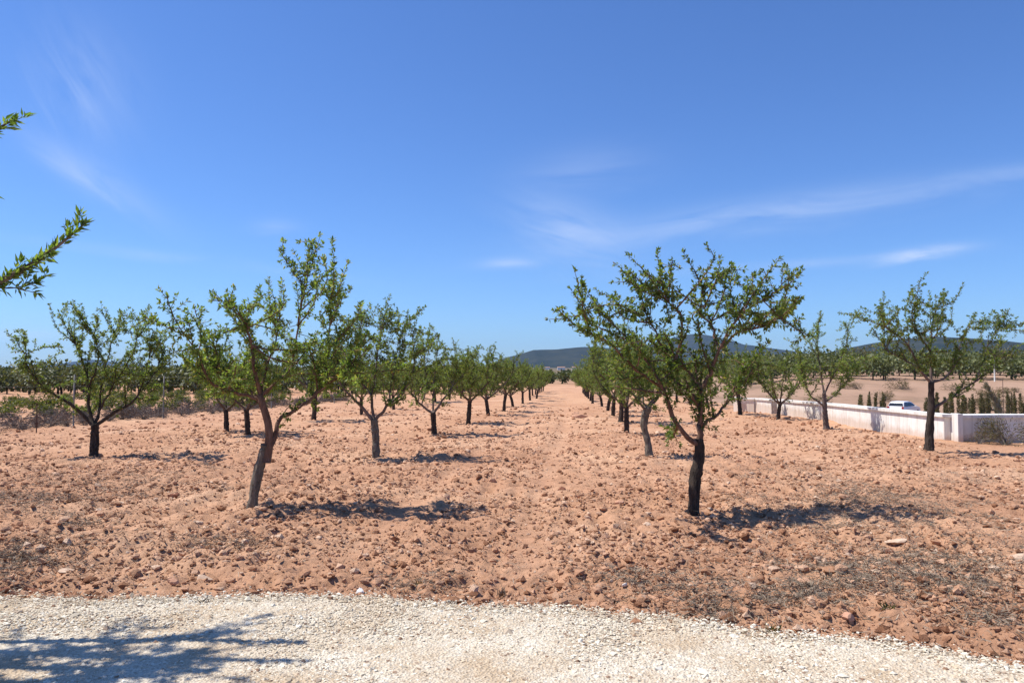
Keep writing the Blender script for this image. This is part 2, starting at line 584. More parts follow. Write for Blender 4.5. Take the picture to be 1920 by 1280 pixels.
class MB:
    """collects quads and triangles (as quads are split) into one mesh"""

    def __init__(self):
        self.v = []
        self.f = []
        self.n = 0

    def add(self, verts, faces):
        verts = np.asarray(verts, float)
        faces = np.asarray(faces, int)
        if faces.shape[1] == 4:
            faces = np.concatenate([faces[:, [0, 1, 2]], faces[:, [0, 2, 3]]])
        self.v.append(verts)
        self.f.append(faces + self.n)
        self.n += len(verts)

    def tube(self, pts, rad, sides=7, cap=True, rough=0.0, rng=None):
        pts = np.asarray(pts, float)
        n = len(pts)
        rad = np.asarray(rad, float)
        t = np.gradient(pts, axis=0)
        t /= np.linalg.norm(t, axis=1)[:, None] + 1e-9
        ref = np.array([0.31, 0.95, 0.05])
        if abs(np.dot(ref, t[0])) > 0.9:
            ref = np.array([1.0, 0, 0])
        a = np.cross(t, ref)
        a /= np.linalg.norm(a, axis=1)[:, None] + 1e-9
        b = np.cross(t, a)
        th = np.linspace(0, 2 * np.pi, sides, endpoint=False)
        rr = np.repeat(rad[:, None], sides, 1)
        if rough and rng is not None:
            rr = rr * (1 + rough * (rng.rand(n, sides) - 0.5) + rough * 0.8 * (rng.rand(n, 1) - 0.5) + rough * 0.7 * (rng.rand(1, sides) - 0.5))
        v = pts[:, None, :] + rr[..., None] * (np.cos(th)[None, :, None] * a[:, None, :] + np.sin(th)[None, :, None] * b[:, None, :])
        v = v.reshape(-1, 3)
        i = np.arange(n - 1)[:, None] * sides
        j = np.arange(sides)[None, :]
        j2 = (j + 1) % sides
        q = np.stack([i + j, i + j2, i + sides + j2, i + sides + j], -1).reshape(-1, 4)
        f = np.concatenate([q[:, [0, 1, 2]], q[:, [0, 2, 3]]])
        if cap:
            for k in (0, n - 1):
                c = len(v)
                v = np.concatenate([v, pts[k][None]])
                ring = k * sides + np.arange(sides)
                f = np.concatenate([f, np.stack([np.full(sides, c), ring, np.roll(ring, -1)], -1)])
        self.add(v, f)

    def box(self, c, s, rz=0.0):
        x, y, z = [k / 2 for k in s]
        v = np.array([[a, b, d] for a in (-x, x) for b in (-y, y) for d in (-z, z)])
        cs, sn = math.cos(rz), math.sin(rz)
        v = np.stack([v[:, 0] * cs - v[:, 1] * sn, v[:, 0] * sn + v[:, 1] * cs, v[:, 2]], -1) + np.asarray(c)
        self.add(v, [[0, 1, 3, 2], [4, 6, 7, 5], [0, 4, 5, 1], [2, 3, 7, 6], [0, 2, 6, 4], [1, 5, 7, 3]])

    def mesh(self, name, smooth=False):
        return mesh_np(name, np.concatenate(self.v), np.concatenate(self.f), smooth)

    def build(self, name, m, parent=None, smooth=False):
        return link(name, self.mesh(name, smooth), m, parent)


def bezier_pts(ctrl, n):
    """smooth curve through control points"""
    ctrl = np.asarray(ctrl, float)
    k = len(ctrl)
    if k == 2:
        return ctrl[0] + (ctrl[1] - ctrl[0]) * np.linspace(0, 1, n)[:, None]
    e = np.concatenate([[2 * ctrl[0] - ctrl[1]], ctrl, [2 * ctrl[-1] - ctrl[-2]]])
    ts = np.linspace(0, k - 1 - 1e-6, n)
    i = ts.astype(int)
    t = (ts - i)[:, None]
    p0, p1, p2, p3 = e[i], e[i + 1], e[i + 2], e[i + 3]
    return 0.5 * (2 * p1 + (p2 - p0) * t + (2 * p0 - 5 * p1 + 4 * p2 - p3) * t ** 2 + (3 * p1 - p0 - 3 * p2 + p3) * t ** 3)


def unit(v):
    v = np.asarray(v, float)
    return v / (np.linalg.norm(v, axis=-1, keepdims=True) + 1e-9)


def leaves_mesh(pos, direc, length, width, rng, lite=True):
    """many folded pointed leaves"""
    n = len(pos)
    d = unit(direc)
    up = unit(rng.randn(n, 3) * 0.55 + np.array([0, 0, 1.0]))
    s = unit(np.cross(d, up))
    nrm = np.cross(s, d)
    L = length[:, None]
    W = width[:, None]
    curl = (rng.rand(n, 1) - 0.65) * 0.35
    v0 = pos
    v1 = pos + d * L * 0.38 + s * W * 0.5 + nrm * L * 0.05
    v2 = pos + d * L * 0.38 - s * W * 0.5 + nrm * L * 0.05
    v3 = pos + d * L * 0.45 + nrm * L * (curl * 0.25 - 0.03)
    v4 = pos + d * L + nrm * L * curl
    if lite:
        V_ = np.stack([v0, v1, v2, v4 - nrm * L * 0.06], 1).reshape(-1, 3)
        b = (np.arange(n) * 4)[:, None]
        return V_, np.concatenate([b + np.array([[0, 1, 3]]), b + np.array([[0, 3, 2]])])
    V_ = np.stack([v0, v1, v2, v3, v4], 1).reshape(-1, 3)
    b = (np.arange(n) * 5)[:, None]
    f = np.concatenate([b + np.array([[0, 1, 3]]), b + np.array([[0, 3, 2]]), b + np.array([[1, 4, 3]]), b + np.array([[3, 4, 2]])])
    return V_, f


# ------------------------------------------------------------------ ground
def build_ground():
    ang_f = np.linspace(-64, 64, 470)
    ang_b = np.linspace(66, 294, 30)[1:-1]
    ang = np.radians(np.concatenate([ang_f, ang_b]))
    rings = [1.2]
    while rings[-1] < 3.6:
        rings.append(rings[-1] * 1.06)
    while rings[-1] < 45:
        rings.append(rings[-1] * 1.0072)
    while rings[-1] < 170:
        rings.append(rings[-1] * 1.012)
    while rings[-1] < 9200:
        rings.append(rings[-1] * 1.05)
    r = np.array(rings)
    X = r[:, None] * np.sin(ang)[None]
    Y = r[:, None] * np.cos(ang)[None]
    Z = ground_z(X, Y)
    n, k = X.shape
    v = np.stack([X, Y, Z], -1).reshape(-1, 3)
    i = np.arange(n - 1)[:, None] * k
    j = np.arange(k)[None]
    j2 = (j + 1) % k
    q = np.stack([i + j, i + k + j, i + k + j2, i + j2], -1).reshape(-1, 4)
    f = np.concatenate([q[:, [0, 1, 2]], q[:, [0, 2, 3]]])
    c = len(v)
    v = np.concatenate([v, [[0, 0, 0]]])
    ring = np.arange(k)
    f = np.concatenate([f, np.stack([np.full(k, c), ring, (ring + 1) % k], -1)])
    me = mesh_np('ground', v, f, True)
    tag(link('ground', me, M['soil']), kind='structure')


build_ground()


def build_path():
    xs = np.concatenate([np.linspace(-14, -5, 30)[:-1], np.linspace(-5, 5, 420), np.linspace(5, 14, 30)[1:]])
    ey = edge(xs) + 0.02
    ts = np.concatenate([np.linspace(0, 0.3, 8)[:-1], np.linspace(0.3, 12, 30)])
    X = np.repeat(xs[None], len(ts), 0)
    Y = ey[None] - ts[:, None]
    lift = 0.004 + 0.018 * sstep(0.0, 0.25, ts)[:, None]
    Z = h0(X, Y) + lift + 0.012 * (vnoise(X * 2.0, Y * 2.0, 9) - 0.3) * sstep(0.1, 0.4, ts)[:, None]
    n, k = X.shape
    v = np.stack([X, Y, Z], -1).reshape(-1, 3)
    i = np.arange(n - 1)[:, None] * k
    j = np.arange(k - 1)[None]
    q = np.stack([i + j, i + k + j, i + k + j + 1, i + j + 1], -1).reshape(-1, 4)
    tag(link('gravel_path', mesh_np('gravel_path', v, q, True), M['gravel_bed']), kind='structure')


build_path()

OCT_V = np.array([[1, 0, 0], [-1, 0, 0], [0, 1, 0], [0, -1, 0], [0, 0, 1], [0, 0, -1]], float)
OCT_F = np.array([[0, 2, 4], [2, 1, 4], [1, 3, 4], [3, 0, 4], [2, 0, 5], [1, 2, 5], [3, 1, 5], [0, 3, 5]])
_p = (1 + 5 ** 0.5) / 2
ICO_V = unit(np.array([[-1, _p, 0], [1, _p, 0], [-1, -_p, 0], [1, -_p, 0], [0, -1, _p], [0, 1, _p], [0, -1, -_p], [0, 1, -_p], [_p, 0, -1], [_p, 0, 1], [-_p, 0, -1], [-_p, 0, 1]]))
ICO_F = np.array([[0, 11, 5], [0, 5, 1], [0, 1, 7], [0, 7, 10], [0, 10, 11], [1, 5, 9], [5, 11, 4], [11, 10, 2], [10, 7, 6], [7, 1, 8], [3, 9, 4], [3, 4, 2], [3, 2, 6], [3, 6, 8], [3, 8, 9], [4, 9, 5], [2, 4, 11], [6, 2, 10], [8, 6, 7], [9, 8, 1]])


def scatter(pos, size, base_v, base_f, rng, jit=0.35, flat=0.6):
    n = len(pos)
    k = len(base_v)
    v = base_v[None] * (1 + jit * (rng.rand(n, k, 1) - 0.5) * 2) + jit * 0.4 * (rng.rand(n, k, 3) - 0.5)
    v = v * (0.65 + 0.7 * rng.rand(n, 1, 3))
    a = rng.rand(n) * 2 * np.pi
    t = (rng.rand(n) - 0.5) * 1.6
    # tumble then squash then turn
    y = v[..., 1] * np.cos(t)[:, None] - v[..., 2] * np.sin(t)[:, None]
    z = v[..., 1] * np.sin(t)[:, None] + v[..., 2] * np.cos(t)[:, None]
    x = v[..., 0]
    z = z * flat
    X = x * np.cos(a)[:, None] - y * np.sin(a)[:, None]
    Y = x * np.sin(a)[:, None] + y * np.cos(a)[:, None]
    out = np.stack([X, Y, z], -1) * size[:, None, None] + pos[:, None, :]
    f = (np.arange(n) * k)[:, None, None] + base_f[None]
    return out.reshape(-1, 3), f.reshape(-1, 3)


def build_gravel():
    rng = np.random.RandomState(11)
    n = 125000
    x = rng.uniform(-5.2, 5.2, n)
    y = rng.uniform(2.9, 6.2, n)
    e = edge(x)
    over = rng.exponential(0.05, n)
    keep = (y < e + over - 0.02) & (np.abs(x) < 0.72 * y + 1.0)
    x, y = x[keep], y[keep]
    size = np.exp(rng.normal(math.log(0.0074), 0.40, len(x)))
    z = h0(x, y) + 0.020 + size * 0.2 + rng.rand(len(x)) * 0.004
    v, f = scatter(np.stack([x, y, z], -1), size, OCT_V, OCT_F, rng, 0.3, 0.55)
    o = link('gravel_stones', mesh_np('gravel_stones', v, f), M['gravel'])
    tag(o, 'loose cream white crushed gravel covering the path in the foreground', 'gravel', kind='stuff')


build_gravel()


def build_clods():
    for name, seed, n, base, faces, med, dmax, lab in (('soil_clods', 21, 40000, ICO_V, ICO_F, 0.0125, 46, 'reddish lumps of dry ploughed soil between the trees'),
                                                       ('soil_crumbs', 22, 118000, OCT_V, OCT_F, 0.0082, 24, 'fine crumbs and chips of pale red soil over the field')):
        rng = np.random.RandomState(seed)
        d = 4.0 * np.exp(rng.rand(n) * math.log(dmax / 4.0))
        u = rng.uniform(-0.80, 0.80, n)
        x, y = u * d, d
        e = edge(x)
        L = lat(x, y)
        soil = (y > e + 0.02) & (L < 9.6) & (L > -17.0)
        stray = (rng.rand(n) < 0.02) & (y > e - 0.3)
        keep = soil | stray
        clump = vnoise(x * 0.8, y * 0.8, 13) * 0.7 + 0.3 * vnoise(x * 3, y * 3, 14)
        clump = sstep(0.22, 0.8, clump)
        keep &= rng.rand(n) < (0.34 + 1.0 * clump) * (1 - 0.75 * tracks(x, y))
        x, y = x[keep], y[keep]
        size = np.exp(rng.normal(math.log(med), 0.62, len(x)))
        size = np.minimum(size, 0.046) * (1 + 0.045 * np.maximum(y - 7, 0))
        size = np.minimum(size, 0.10)
        z = ground_z(x, y) + size * 0.30
        v, f = scatter(np.stack([x, y, z], -1), size, base, faces, rng, 0.34, 0.7)
        o = link(name, mesh_np(name, v, f), M['clod'])
        tag(o, lab, 'soil clods', kind='stuff')


build_clods()


# ------------------------------------------------------------------ trees
def shoot(p, d, length, rng, up=0.35, step=0.05):
    n = max(3, int(length / step) + 1)
    pts = [p]
    d = unit(d)
    for i in range(n - 1):
        d = unit(d + np.array([0, 0, up * 0.12]) + rng.randn(3) * 0.07)
        pts.append(pts[-1] + d * (length / (n - 1)))
    return np.array(pts)


class Foliage:
    def __init__(self, rng, leaf=0.055, wid=0.40):
        self.rng = rng
        self.twigs = MB()
        self.p, self.d, self.l = [], [], []
        self.leaf = leaf
        self.wid = wid
        self.lite = True

    def rosettes(self, pts, start=0.15, gap=0.05, count=5, dens=1.0, fwd=0.0):
        rng = self.rng
        seg = np.linalg.norm(np.diff(pts, axis=0), axis=1)
        s = np.concatenate([[0], np.cumsum(seg)])
        t = start * s[-1]
        while t < s[-1]:
            if rng.rand() < dens:
                i = min(np.searchsorted(s, t) - 1, len(pts) - 2)
                i = max(i, 0)
                fr = (t - s[i]) / (seg[i] + 1e-9)
                c = pts[i] + (pts[i + 1] - pts[i]) * fr
                ax = unit(pts[i + 1] - pts[i])
                k = rng.randint(count - 2, count + 2)
                rad = unit(np.cross(np.repeat(ax[None], k, 0), rng.randn(k, 3)))
                tilt = rng.uniform(0.25, 1.1, (k, 1)) + fwd * rng.rand(k, 1)
                self.p.append(c + rad * 0.006 + rng.randn(k, 3) * 0.008)
                self.d.append(ax * tilt + rad + np.array([0, 0, 0.12]))
                self.l.append(self.leaf * rng.uniform(0.45, 1.25, k))
            t += gap * rng.uniform(0.7, 1.4)
        k = rng.randint(5, 9)
        ax = unit(pts[-1] - pts[-2])
        self.p.append(np.repeat(pts[-1][None], k, 0) + rng.randn(k, 3) * 0.008)
        self.d.append(ax * 1.0 + rng.randn(k, 3) * 0.55)
        self.l.append(self.leaf * rng.uniform(0.6, 1.1, k))

    def twig(self, pts, r0):
        self.twigs.tube(pts, np.linspace(r0, 0.0022, len(pts)), 4, False)

    def limb(self, pts, start, every, lmin, lmax, center, up=0.6, out=0.45, dens=1.0):
        """clothe a limb with leafy shoots, taller near its end"""
        rng = self.rng
        seg = np.linalg.norm(np.diff(pts, axis=0), axis=1)
        s = np.concatenate([[0], np.cumsum(seg)])
        t = start * s[-1]
        while t < s[-1]:
            i = max(min(np.searchsorted(s, t) - 1, len(pts) - 2), 0)
            fr = (t - s[i]) / (seg[i] + 1e-9)
            c = pts[i] + (pts[i + 1] - pts[i]) * fr
            ax = unit(pts[i + 1] - pts[i])
            o = c - center
            o[2] = 0
            o = unit(o)
            d = ax * 0.35 + np.array([0, 0, up]) * rng.uniform(-0.2, 1.5) + o * out * rng.uniform(-0.6, 1.4) + rng.randn(3) * 0.75
            if rng.rand() < 0.2:
                d[2] = -abs(d[2]) * 0.4
            ln = rng.uniform(lmin, lmax) * (0.65 + 0.5 * t / s[-1])
            if rng.rand() < 0.35:
                ln *= 0.4
            sp_ = shoot(c, d, ln, rng)
            self.twig(sp_, 0.0045 + 0.004 * ln)
            self.rosettes(sp_, 0.08, 0.045, 6, dens)
            if ln > 0.3:
                for q in range(rng.randint(1, 4)):
                    j = rng.randint(1, len(sp_) - 1)
                    d2 = unit(sp_[j] - sp_[j - 1]) * 0.6 + rng.randn(3) * 0.6 + np.array([0, 0, 0.25])
                    s2 = shoot(sp_[j], d2, ln * rng.uniform(0.25, 0.55), rng)
                    self.twig(s2, 0.004)
                    self.rosettes(s2, 0.1, 0.045, 6, dens)
            t += every * rng.uniform(0.6, 1.5)
        self.rosettes(pts[-max(4, len(pts) // 3):], 0.0, 0.05, 5, dens)

    def build(self, name, m, parent, bark):
        pos = np.concatenate(self.p)
        d = np.concatenate(self.d)
        ln = np.concatenate(self.l)
        v, f = leaves_mesh(pos, d, ln, ln * self.wid * self.rng.uniform(0.8, 1.25, len(ln)), self.rng, self.lite)
        me = mesh_np(name, v, f)
        o = link(name, me, m, parent)
        if self.twigs.n:
            tw = self.twigs.build('twigs', bark, o, True)
            tw['kind'] = 'stuff'
        return o


def tree_parts(root, trunk_pts, trunk_r, limbs, rng, bark, limb_bark, leafm, every=0.11, lmin=0.22, lmax=0.6, start=0.16,
               leaf=0.056, dens=0.85, wid=0.46, sub=True, upper=None, tips=(), fill=22):
    """trunk_pts / limbs in coordinates local to the root; limbs: (pts, r0, r1)"""
    t = MB()
    tp = bezier_pts(trunk_pts, 24)
    rr = np.interp(np.linspace(0, 1, 24), np.linspace(0, 1, len(trunk_r)), trunk_r)
    rr[:4] *= np.array([1.35, 1.25, 1.12, 1.05])
    rr *= 1 + 0.045 * np.sin(np.linspace(0, 9, 24) + rng.rand() * 6)
    t.tube(tp, rr, 14, True, 0.22, rng)
    t.build('trunk', M[bark], root, True)
    if upper is not None:
        u = MB()
        u.tube(bezier_pts(upper[0], 10), np.linspace(upper[1], upper[2], 10), 10, True, 0.14, rng)
        u.build('upper_trunk', M['bark_red'], root, True)
    every = every * 0.46
    lmin, lmax = lmin * 0.6, lmax * 0.72
    fo = Foliage(rng, leaf, wid)
    center = np.asarray(trunk_pts[-1], float)
    allp = []
    for pts, r0, r1 in limbs:
        lp = bezier_pts(pts, 16)
        allp.append(lp)
        lp[2:-1] += rng.randn(13, 3) * 0.012
        mb = MB()
        mb.tube(lp, np.linspace(r0, r1 * 0.8, 16) * np.linspace(0.95, 0.6, 16) * (1 + 0.1 * (rng.rand(16) - 0.5)), 8, True, 0.16, rng)
        if sub:
            for q in range(5):
                j = rng.randint(3, 14)
                o = lp[j] - center
                o[2] = 0
                d = unit(unit(lp[j + 1] - lp[j]) * 0.5 + unit(o) * 0.3 + rng.randn(3) * 0.65 + np.array([0, 0, 0.35]))
                ln = rng.uniform(0.35, 0.75)
                sb = shoot(lp[j], d, ln, rng, 0.5, 0.08)
                rj = np.interp(j, [0, 15], [r0, r1]) * 0.6
                mb.tube(sb, np.linspace(rj, 0.006, len(sb)), 6, True, 0.1, rng)
                fo.limb(sb, 0.2, every, lmin * 0.8, lmax * 0.75, center, dens=dens)
        mb.build('limb', M[limb_bark], root, True)
        fo.limb(lp, start, every, lmin, lmax, center, dens=dens)
    ap = np.concatenate([q[4:] for q in allp])
    ap = ap[ap[:, 2] > center[2] + 0.15]
    for q in range(fill):                      # thin twigs that fill the crown between the limbs
        a, b_ = ap[rng.randint(len(ap))], ap[rng.randint(len(ap))]
        e = a + (b_ - a) * rng.uniform(0.25, 0.6) + rng.randn(3) * 0.08
        ln = np.linalg.norm(e - a)
        if ln < 0.12:
            continue
        e = a + (e - a) / ln * min(ln, 0.75)
        sb = bezier_pts([a, (a + e) / 2 + np.array([0, 0, 0.07]), e], 8)
        fo.twig(sb, 0.009)
        fo.rosettes(sb, 0.15, 0.05, 5, dens)
        fo.limb(sb, 0.25, every * 1.8, lmin, lmax * 0.8, center, dens=dens)
    if tips:
        ap = np.concatenate([q[5:] for q in allp])
        for a, b_ in tips:                     # long upright shoots standing out of the crown
            off = a + np.array([0, 0, -0.25])
            near = ap[np.argmin(((ap - off) ** 2).sum(1))]
            sp_ = bezier_pts([near, a, b_], 12)
            sp_[1:] += rng.randn(11, 3) * 0.006
            fo.twig(sp_, 0.011)
            fo.rosettes(sp_, 0.2, 0.034, 6)
    fo.build('crown', M[leafm], root, M[limb_bark])
    return root


def new_tree(base, label, group='almond trees of the orchard', cat='tree', name='almond_tree'):
    z = float(ground_z(base[0], base[1]))
    root = empty(name, (base[0], base[1], z))
    tag(root, label, cat, group)
    return root


def px_tree(base_px, label, trunk, trunk_r, limbs, seed, bark, limb_bark, every=0.11, upper=None, spread=0.45, tips=(), **k):
    """skeleton read off the photograph; limbs leave the picture plane by their own depth offset"""
    b = G(*base_px)
    root = new_tree(b, label)
    o = np.array([b[0], b[1], float(ground_z(b[0], b[1]))])
    D = b[1]
    rng = np.random.RandomState(seed)

    def conv(pts, dd):
        n = len(pts)
        return [P(px, py, D + dd * (i / max(1, n - 1)) ** 1.0) - o for i, (px, py) in enumerate(pts)]
    tp = conv(trunk, 0)
    tp[0][2] = -0.08
    up = None
    if upper:
        up = (conv(upper[0], 0.0), upper[1], upper[2])
    ll = []
    for pts, dd, r0, r1 in limbs:
        ll.append((conv(pts, dd), r0, r1))
    return tree_parts(root, tp, trunk_r, ll, rng, bark, limb_bark, 'leaf', every, upper=up, tips=[(P(*a, D + (i % 3 - 1) * 0.28) - o, P(*c, D + (i % 3 - 1) * 0.32) - o) for i, (c, a) in enumerate(tips)], **k)


px_tree((470, 958), 'tall front almond tree with bent grafted trunk left of the lane',
        [(470, 962), (480, 905), (493, 852), (499, 834)], [0.062, 0.058, 0.058, 0.062],
        [([(488, 742), (478, 690), (470, 640), (455, 600), (405, 552)], -0.35, 0.032, 0.010),
         ([(486, 748), (440, 736), (395, 715), (370, 660), (352, 600)], -0.55, 0.026, 0.009),
         ([(489, 742), (520, 716), (545, 690), (560, 610), (572, 535), (575, 500)], 0.30, 0.028, 0.007),
         ([(508, 835), (520, 808), (535, 780), (560, 764), (590, 742), (608, 700), (618, 620), (625, 515)], 0.45, 0.038, 0.007),
         ([(560, 764), (600, 730), (640, 690), (665, 640)], 0.75, 0.022, 0.007),
         ([(488, 742), (500, 690), (520, 630), (515, 560)], 0.9, 0.026, 0.008),
         ([(488, 746), (455, 728), (425, 735), (385, 722)], 0.5, 0.018, 0.006),
         ([(440, 736), (410, 700), (400, 660), (425, 610)], 0.3, 0.018, 0.006),
         ([(590, 742), (620, 715), (645, 705), (668, 690)], -0.3, 0.016, 0.006)],
        101, 'bark_grey', 'bark_red', upper=([(499, 866), (504, 838), (504, 800), (496, 770), (487, 740)], 0.062, 0.044), lmin=0.15, lmax=0.45, dens=0.88,
        fill=20, tips=[((623, 450), (627, 525)), ((576, 461), (575, 530)), ((543, 483), (563, 525)), ((607, 483), (610, 535)), ((652, 492), (636, 545)), ((503, 523), (507, 575)),
              ((529, 526), (528, 578)), ((398, 548), (445, 608)), ((458, 568), (462, 604)), ((351, 581), (376, 622)), ((656, 541), (630, 578)), ((678, 568), (662, 604)),
              ((590, 500), (592, 560)), ((555, 520), (560, 580)), ((640, 520), (632, 580))])

px_tree((1300, 966), 'tall front almond tree with blackened trunk right of the lane',
        [(1300, 968), (1303, 905), (1312, 850), (1310, 822)], [0.070, 0.066, 0.062, 0.056],
        [([(1309, 832), (1285, 818), (1262, 775), (1240, 725), (1215, 680), (1170, 625), (1115, 575)], -0.30, 0.040, 0.008),
         ([(1312, 826), (1313, 780), (1314, 730)], 0.0, 0.046, 0.040),
         ([(1314, 732), (1298, 703), (1268, 672), (1235, 640), (1210, 580), (1180, 515)], 0.35, 0.030, 0.007),
         ([(1315, 732), (1332, 698), (1348, 655), (1380, 600), (1430, 560), (1495, 512)], -0.2, 0.032, 0.007),
         ([(1314, 800), (1345, 775), (1370, 742), (1400, 700), (1440, 640)], 0.65, 0.024, 0.008),
         ([(1348, 655), (1335, 610), (1318, 570), (1326, 505)], 0.4, 0.022, 0.006),
         ([(1348, 655), (1390, 620), (1440, 610), (1490, 575)], 0.8, 0.020, 0.006),
         ([(1268, 672), (1280, 600), (1250, 560), (1238, 515)], -0.3, 0.020, 0.006),
         ([(1240, 725), (1190, 690), (1140, 640), (1080, 610)], -0.9, 0.022, 0.007)],
        102, 'bark_dark', 'bark_red', lmin=0.15, lmax=0.42, dens=0.88,
        tips=[((1040, 582), (1072, 594)), ((1092, 534), (1115, 566)), ((1155, 495), (1180, 522)), ((1177, 477), (1205, 505)), ((1234, 471), (1237, 515)), ((1282, 473), (1300, 505)),
              ((1326, 460), (1335, 495)), ((1350, 482), (1345, 515)), ((1376, 501), (1370, 545)), ((1398, 523), (1420, 562)), ((1429, 530), (1440, 558)), ((1473, 497), (1478, 532)),
              ((1508, 506), (1480, 532)), ((1503, 558), (1460, 574)), ((1158, 556), (1166, 592)), ((1262, 520), (1262, 570)), ((1300, 530), (1306, 580)), ((1210, 540), (1212, 590))])

px_tree((175, 855), 'broad almond tree with dark low forked trunk near the fence, furthest left',
        [(175, 857), (177, 825), (178, 795)], [0.10, 0.088, 0.082],
        [([(174, 796), (140, 762), (105, 742), (70, 715), (50, 680), (46, 625)], -0.5, 0.05, 0.010),
         ([(174, 796), (166, 750), (167, 725), (150, 660), (110, 590)], 0.3, 0.045, 0.010),
         ([(178, 796), (186, 770), (190, 735), (205, 660), (228, 585)], 0.7, 0.04, 0.010),
         ([(181, 796), (225, 768), (255, 745), (272, 700), (285, 630)], -0.2, 0.045, 0.010),
         ([(167, 725), (180, 690), (181, 640), (140, 575)], -0.3, 0.024, 0.007),
         ([(255, 745), (275, 720), (300, 680), (310, 630)], 0.6, 0.022, 0.007),
         ([(186, 770), (215, 720), (250, 660), (262, 590)], -0.6, 0.026, 0.007)],
        103, 'bark_dark', 'bark_dark', every=0.12, lmin=0.2, lmax=0.5,
        tips=[((94, 569), (105, 612)), ((138, 564), (140, 622)), ((155, 577), (165, 622)), ((197, 577), (205, 612)), ((225, 583), (222, 620)), ((248, 581), (255, 622)),
              ((277, 597), (280, 642)), ((305, 622), (298, 652)), ((28, 620), (47, 624)), ((47, 623), (45, 672))])

px_tree((705, 860), 'almond tree with speckled grey trunk, second in the row left of the lane',
        [(705, 862), (704, 820), (701, 785)], [0.085, 0.075, 0.075],
        [([(698, 787), (668, 752), (640, 722), (625, 670), (632, 600)], -0.4, 0.042, 0.009),
         ([(701, 787), (697, 742), (705, 690), (715, 620), (728, 562)], 0.3, 0.040, 0.008),
         ([(703, 787), (730, 757), (758, 733), (778, 680), (768, 595)], -0.1, 0.042, 0.009),
         ([(697, 742), (670, 700), (672, 640), (690, 590)], 0.7, 0.026, 0.008),
         ([(730, 757), (735, 710), (755, 640), (745, 600)], 0.8, 0.026, 0.008)],
        104, 'bark_grey', 'bark_limb', every=0.12)

px_tree((814, 818), 'almond tree with wide low fork, third in the row left of the lane',
        [(814, 820), (813, 795), (812, 773)], [0.085, 0.075, 0.075],
        [([(811, 774), (790, 760), (772, 735), (768, 690), (780, 630)], -0.5, 0.045, 0.009),
         ([(813, 774), (828, 752), (842, 732), (856, 700), (850, 640)], 0.2, 0.045, 0.009),
         ([(812, 774), (812, 735), (816, 690), (822, 632)], 0.5, 0.035, 0.009),
         ([(790, 760), (800, 720), (796, 670), (806, 620)], 0.9, 0.028, 0.009),
         ([(842, 732), (870, 700), (880, 660)], 0.9, 0.024, 0.009)],
        105, 'bark_dark', 'bark_limb', every=0.13)

px_tree((1742, 851), 'almond tree with long right limb before the white wall, nearest the wall corner',
        [(1742, 853), (1743, 810), (1746, 765), (1746, 716)], [0.10, 0.088, 0.075, 0.06],
        [([(1747, 768), (1790, 740), (1830, 714), (1858, 690), (1876, 640)], -0.2, 0.038, 0.008),
         ([(1746, 718), (1722, 690), (1702, 645), (1655, 612), (1600, 590)], -0.5, 0.036, 0.007),
         ([(1746, 718), (1745, 660), (1750, 600), (1765, 550)], 0.4, 0.036, 0.007),
         ([(1747, 717), (1775, 705), (1795, 660), (1815, 610), (1850, 600)], 0.3, 0.030, 0.007),
         ([(1722, 690), (1690, 670), (1660, 650), (1655, 570)], 0.7, 0.024, 0.007),
         ([(1745, 660), (1715, 610), (1705, 555)], -0.6, 0.024, 0.007),
         ([(1830, 714), (1845, 670), (1870, 620), (1895, 612)], 0.6, 0.022, 0.007)],
        106, 'bark_dark', 'bark_limb', every=0.12, lmin=0.18, lmax=0.46,
        tips=[((1656, 549), (1657, 602)), ((1709, 547), (1697, 592)), ((1743, 547), (1745, 602)), ((1770, 543), (1760, 602)), ((1806, 533), (1790, 562)), ((1573, 586), (1640, 602)),
              ((1830, 588), (1815, 617)), ((1849, 604), (1840, 640)), ((1899, 611), (1857, 626)), ((1755, 556), (1752, 610)), ((1787, 560), (1780, 610))])

px_tree((1549, 806), 'almond tree before the middle of the white wall with pale streaked trunk',
        [(1550, 808), (1548, 785), (1546, 760), (1545, 735)], [0.10, 0.09, 0.075, 0.06],
        [([(1547, 762), (1520, 742), (1505, 700), (1495, 640)], -0.3, 0.040, 0.009),
         ([(1545, 737), (1538, 690), (1532, 640), (1538, 585)], 0.4, 0.038, 0.008),
         ([(1546, 737), (1565, 700), (1585, 650), (1592, 605)], -0.2, 0.036, 0.008),
         ([(1546, 755), (1575, 730), (1600, 700), (1615, 670)], 0.7, 0.030, 0.009)],
        107, 'bark_limb', 'bark_limb', every=0.14)


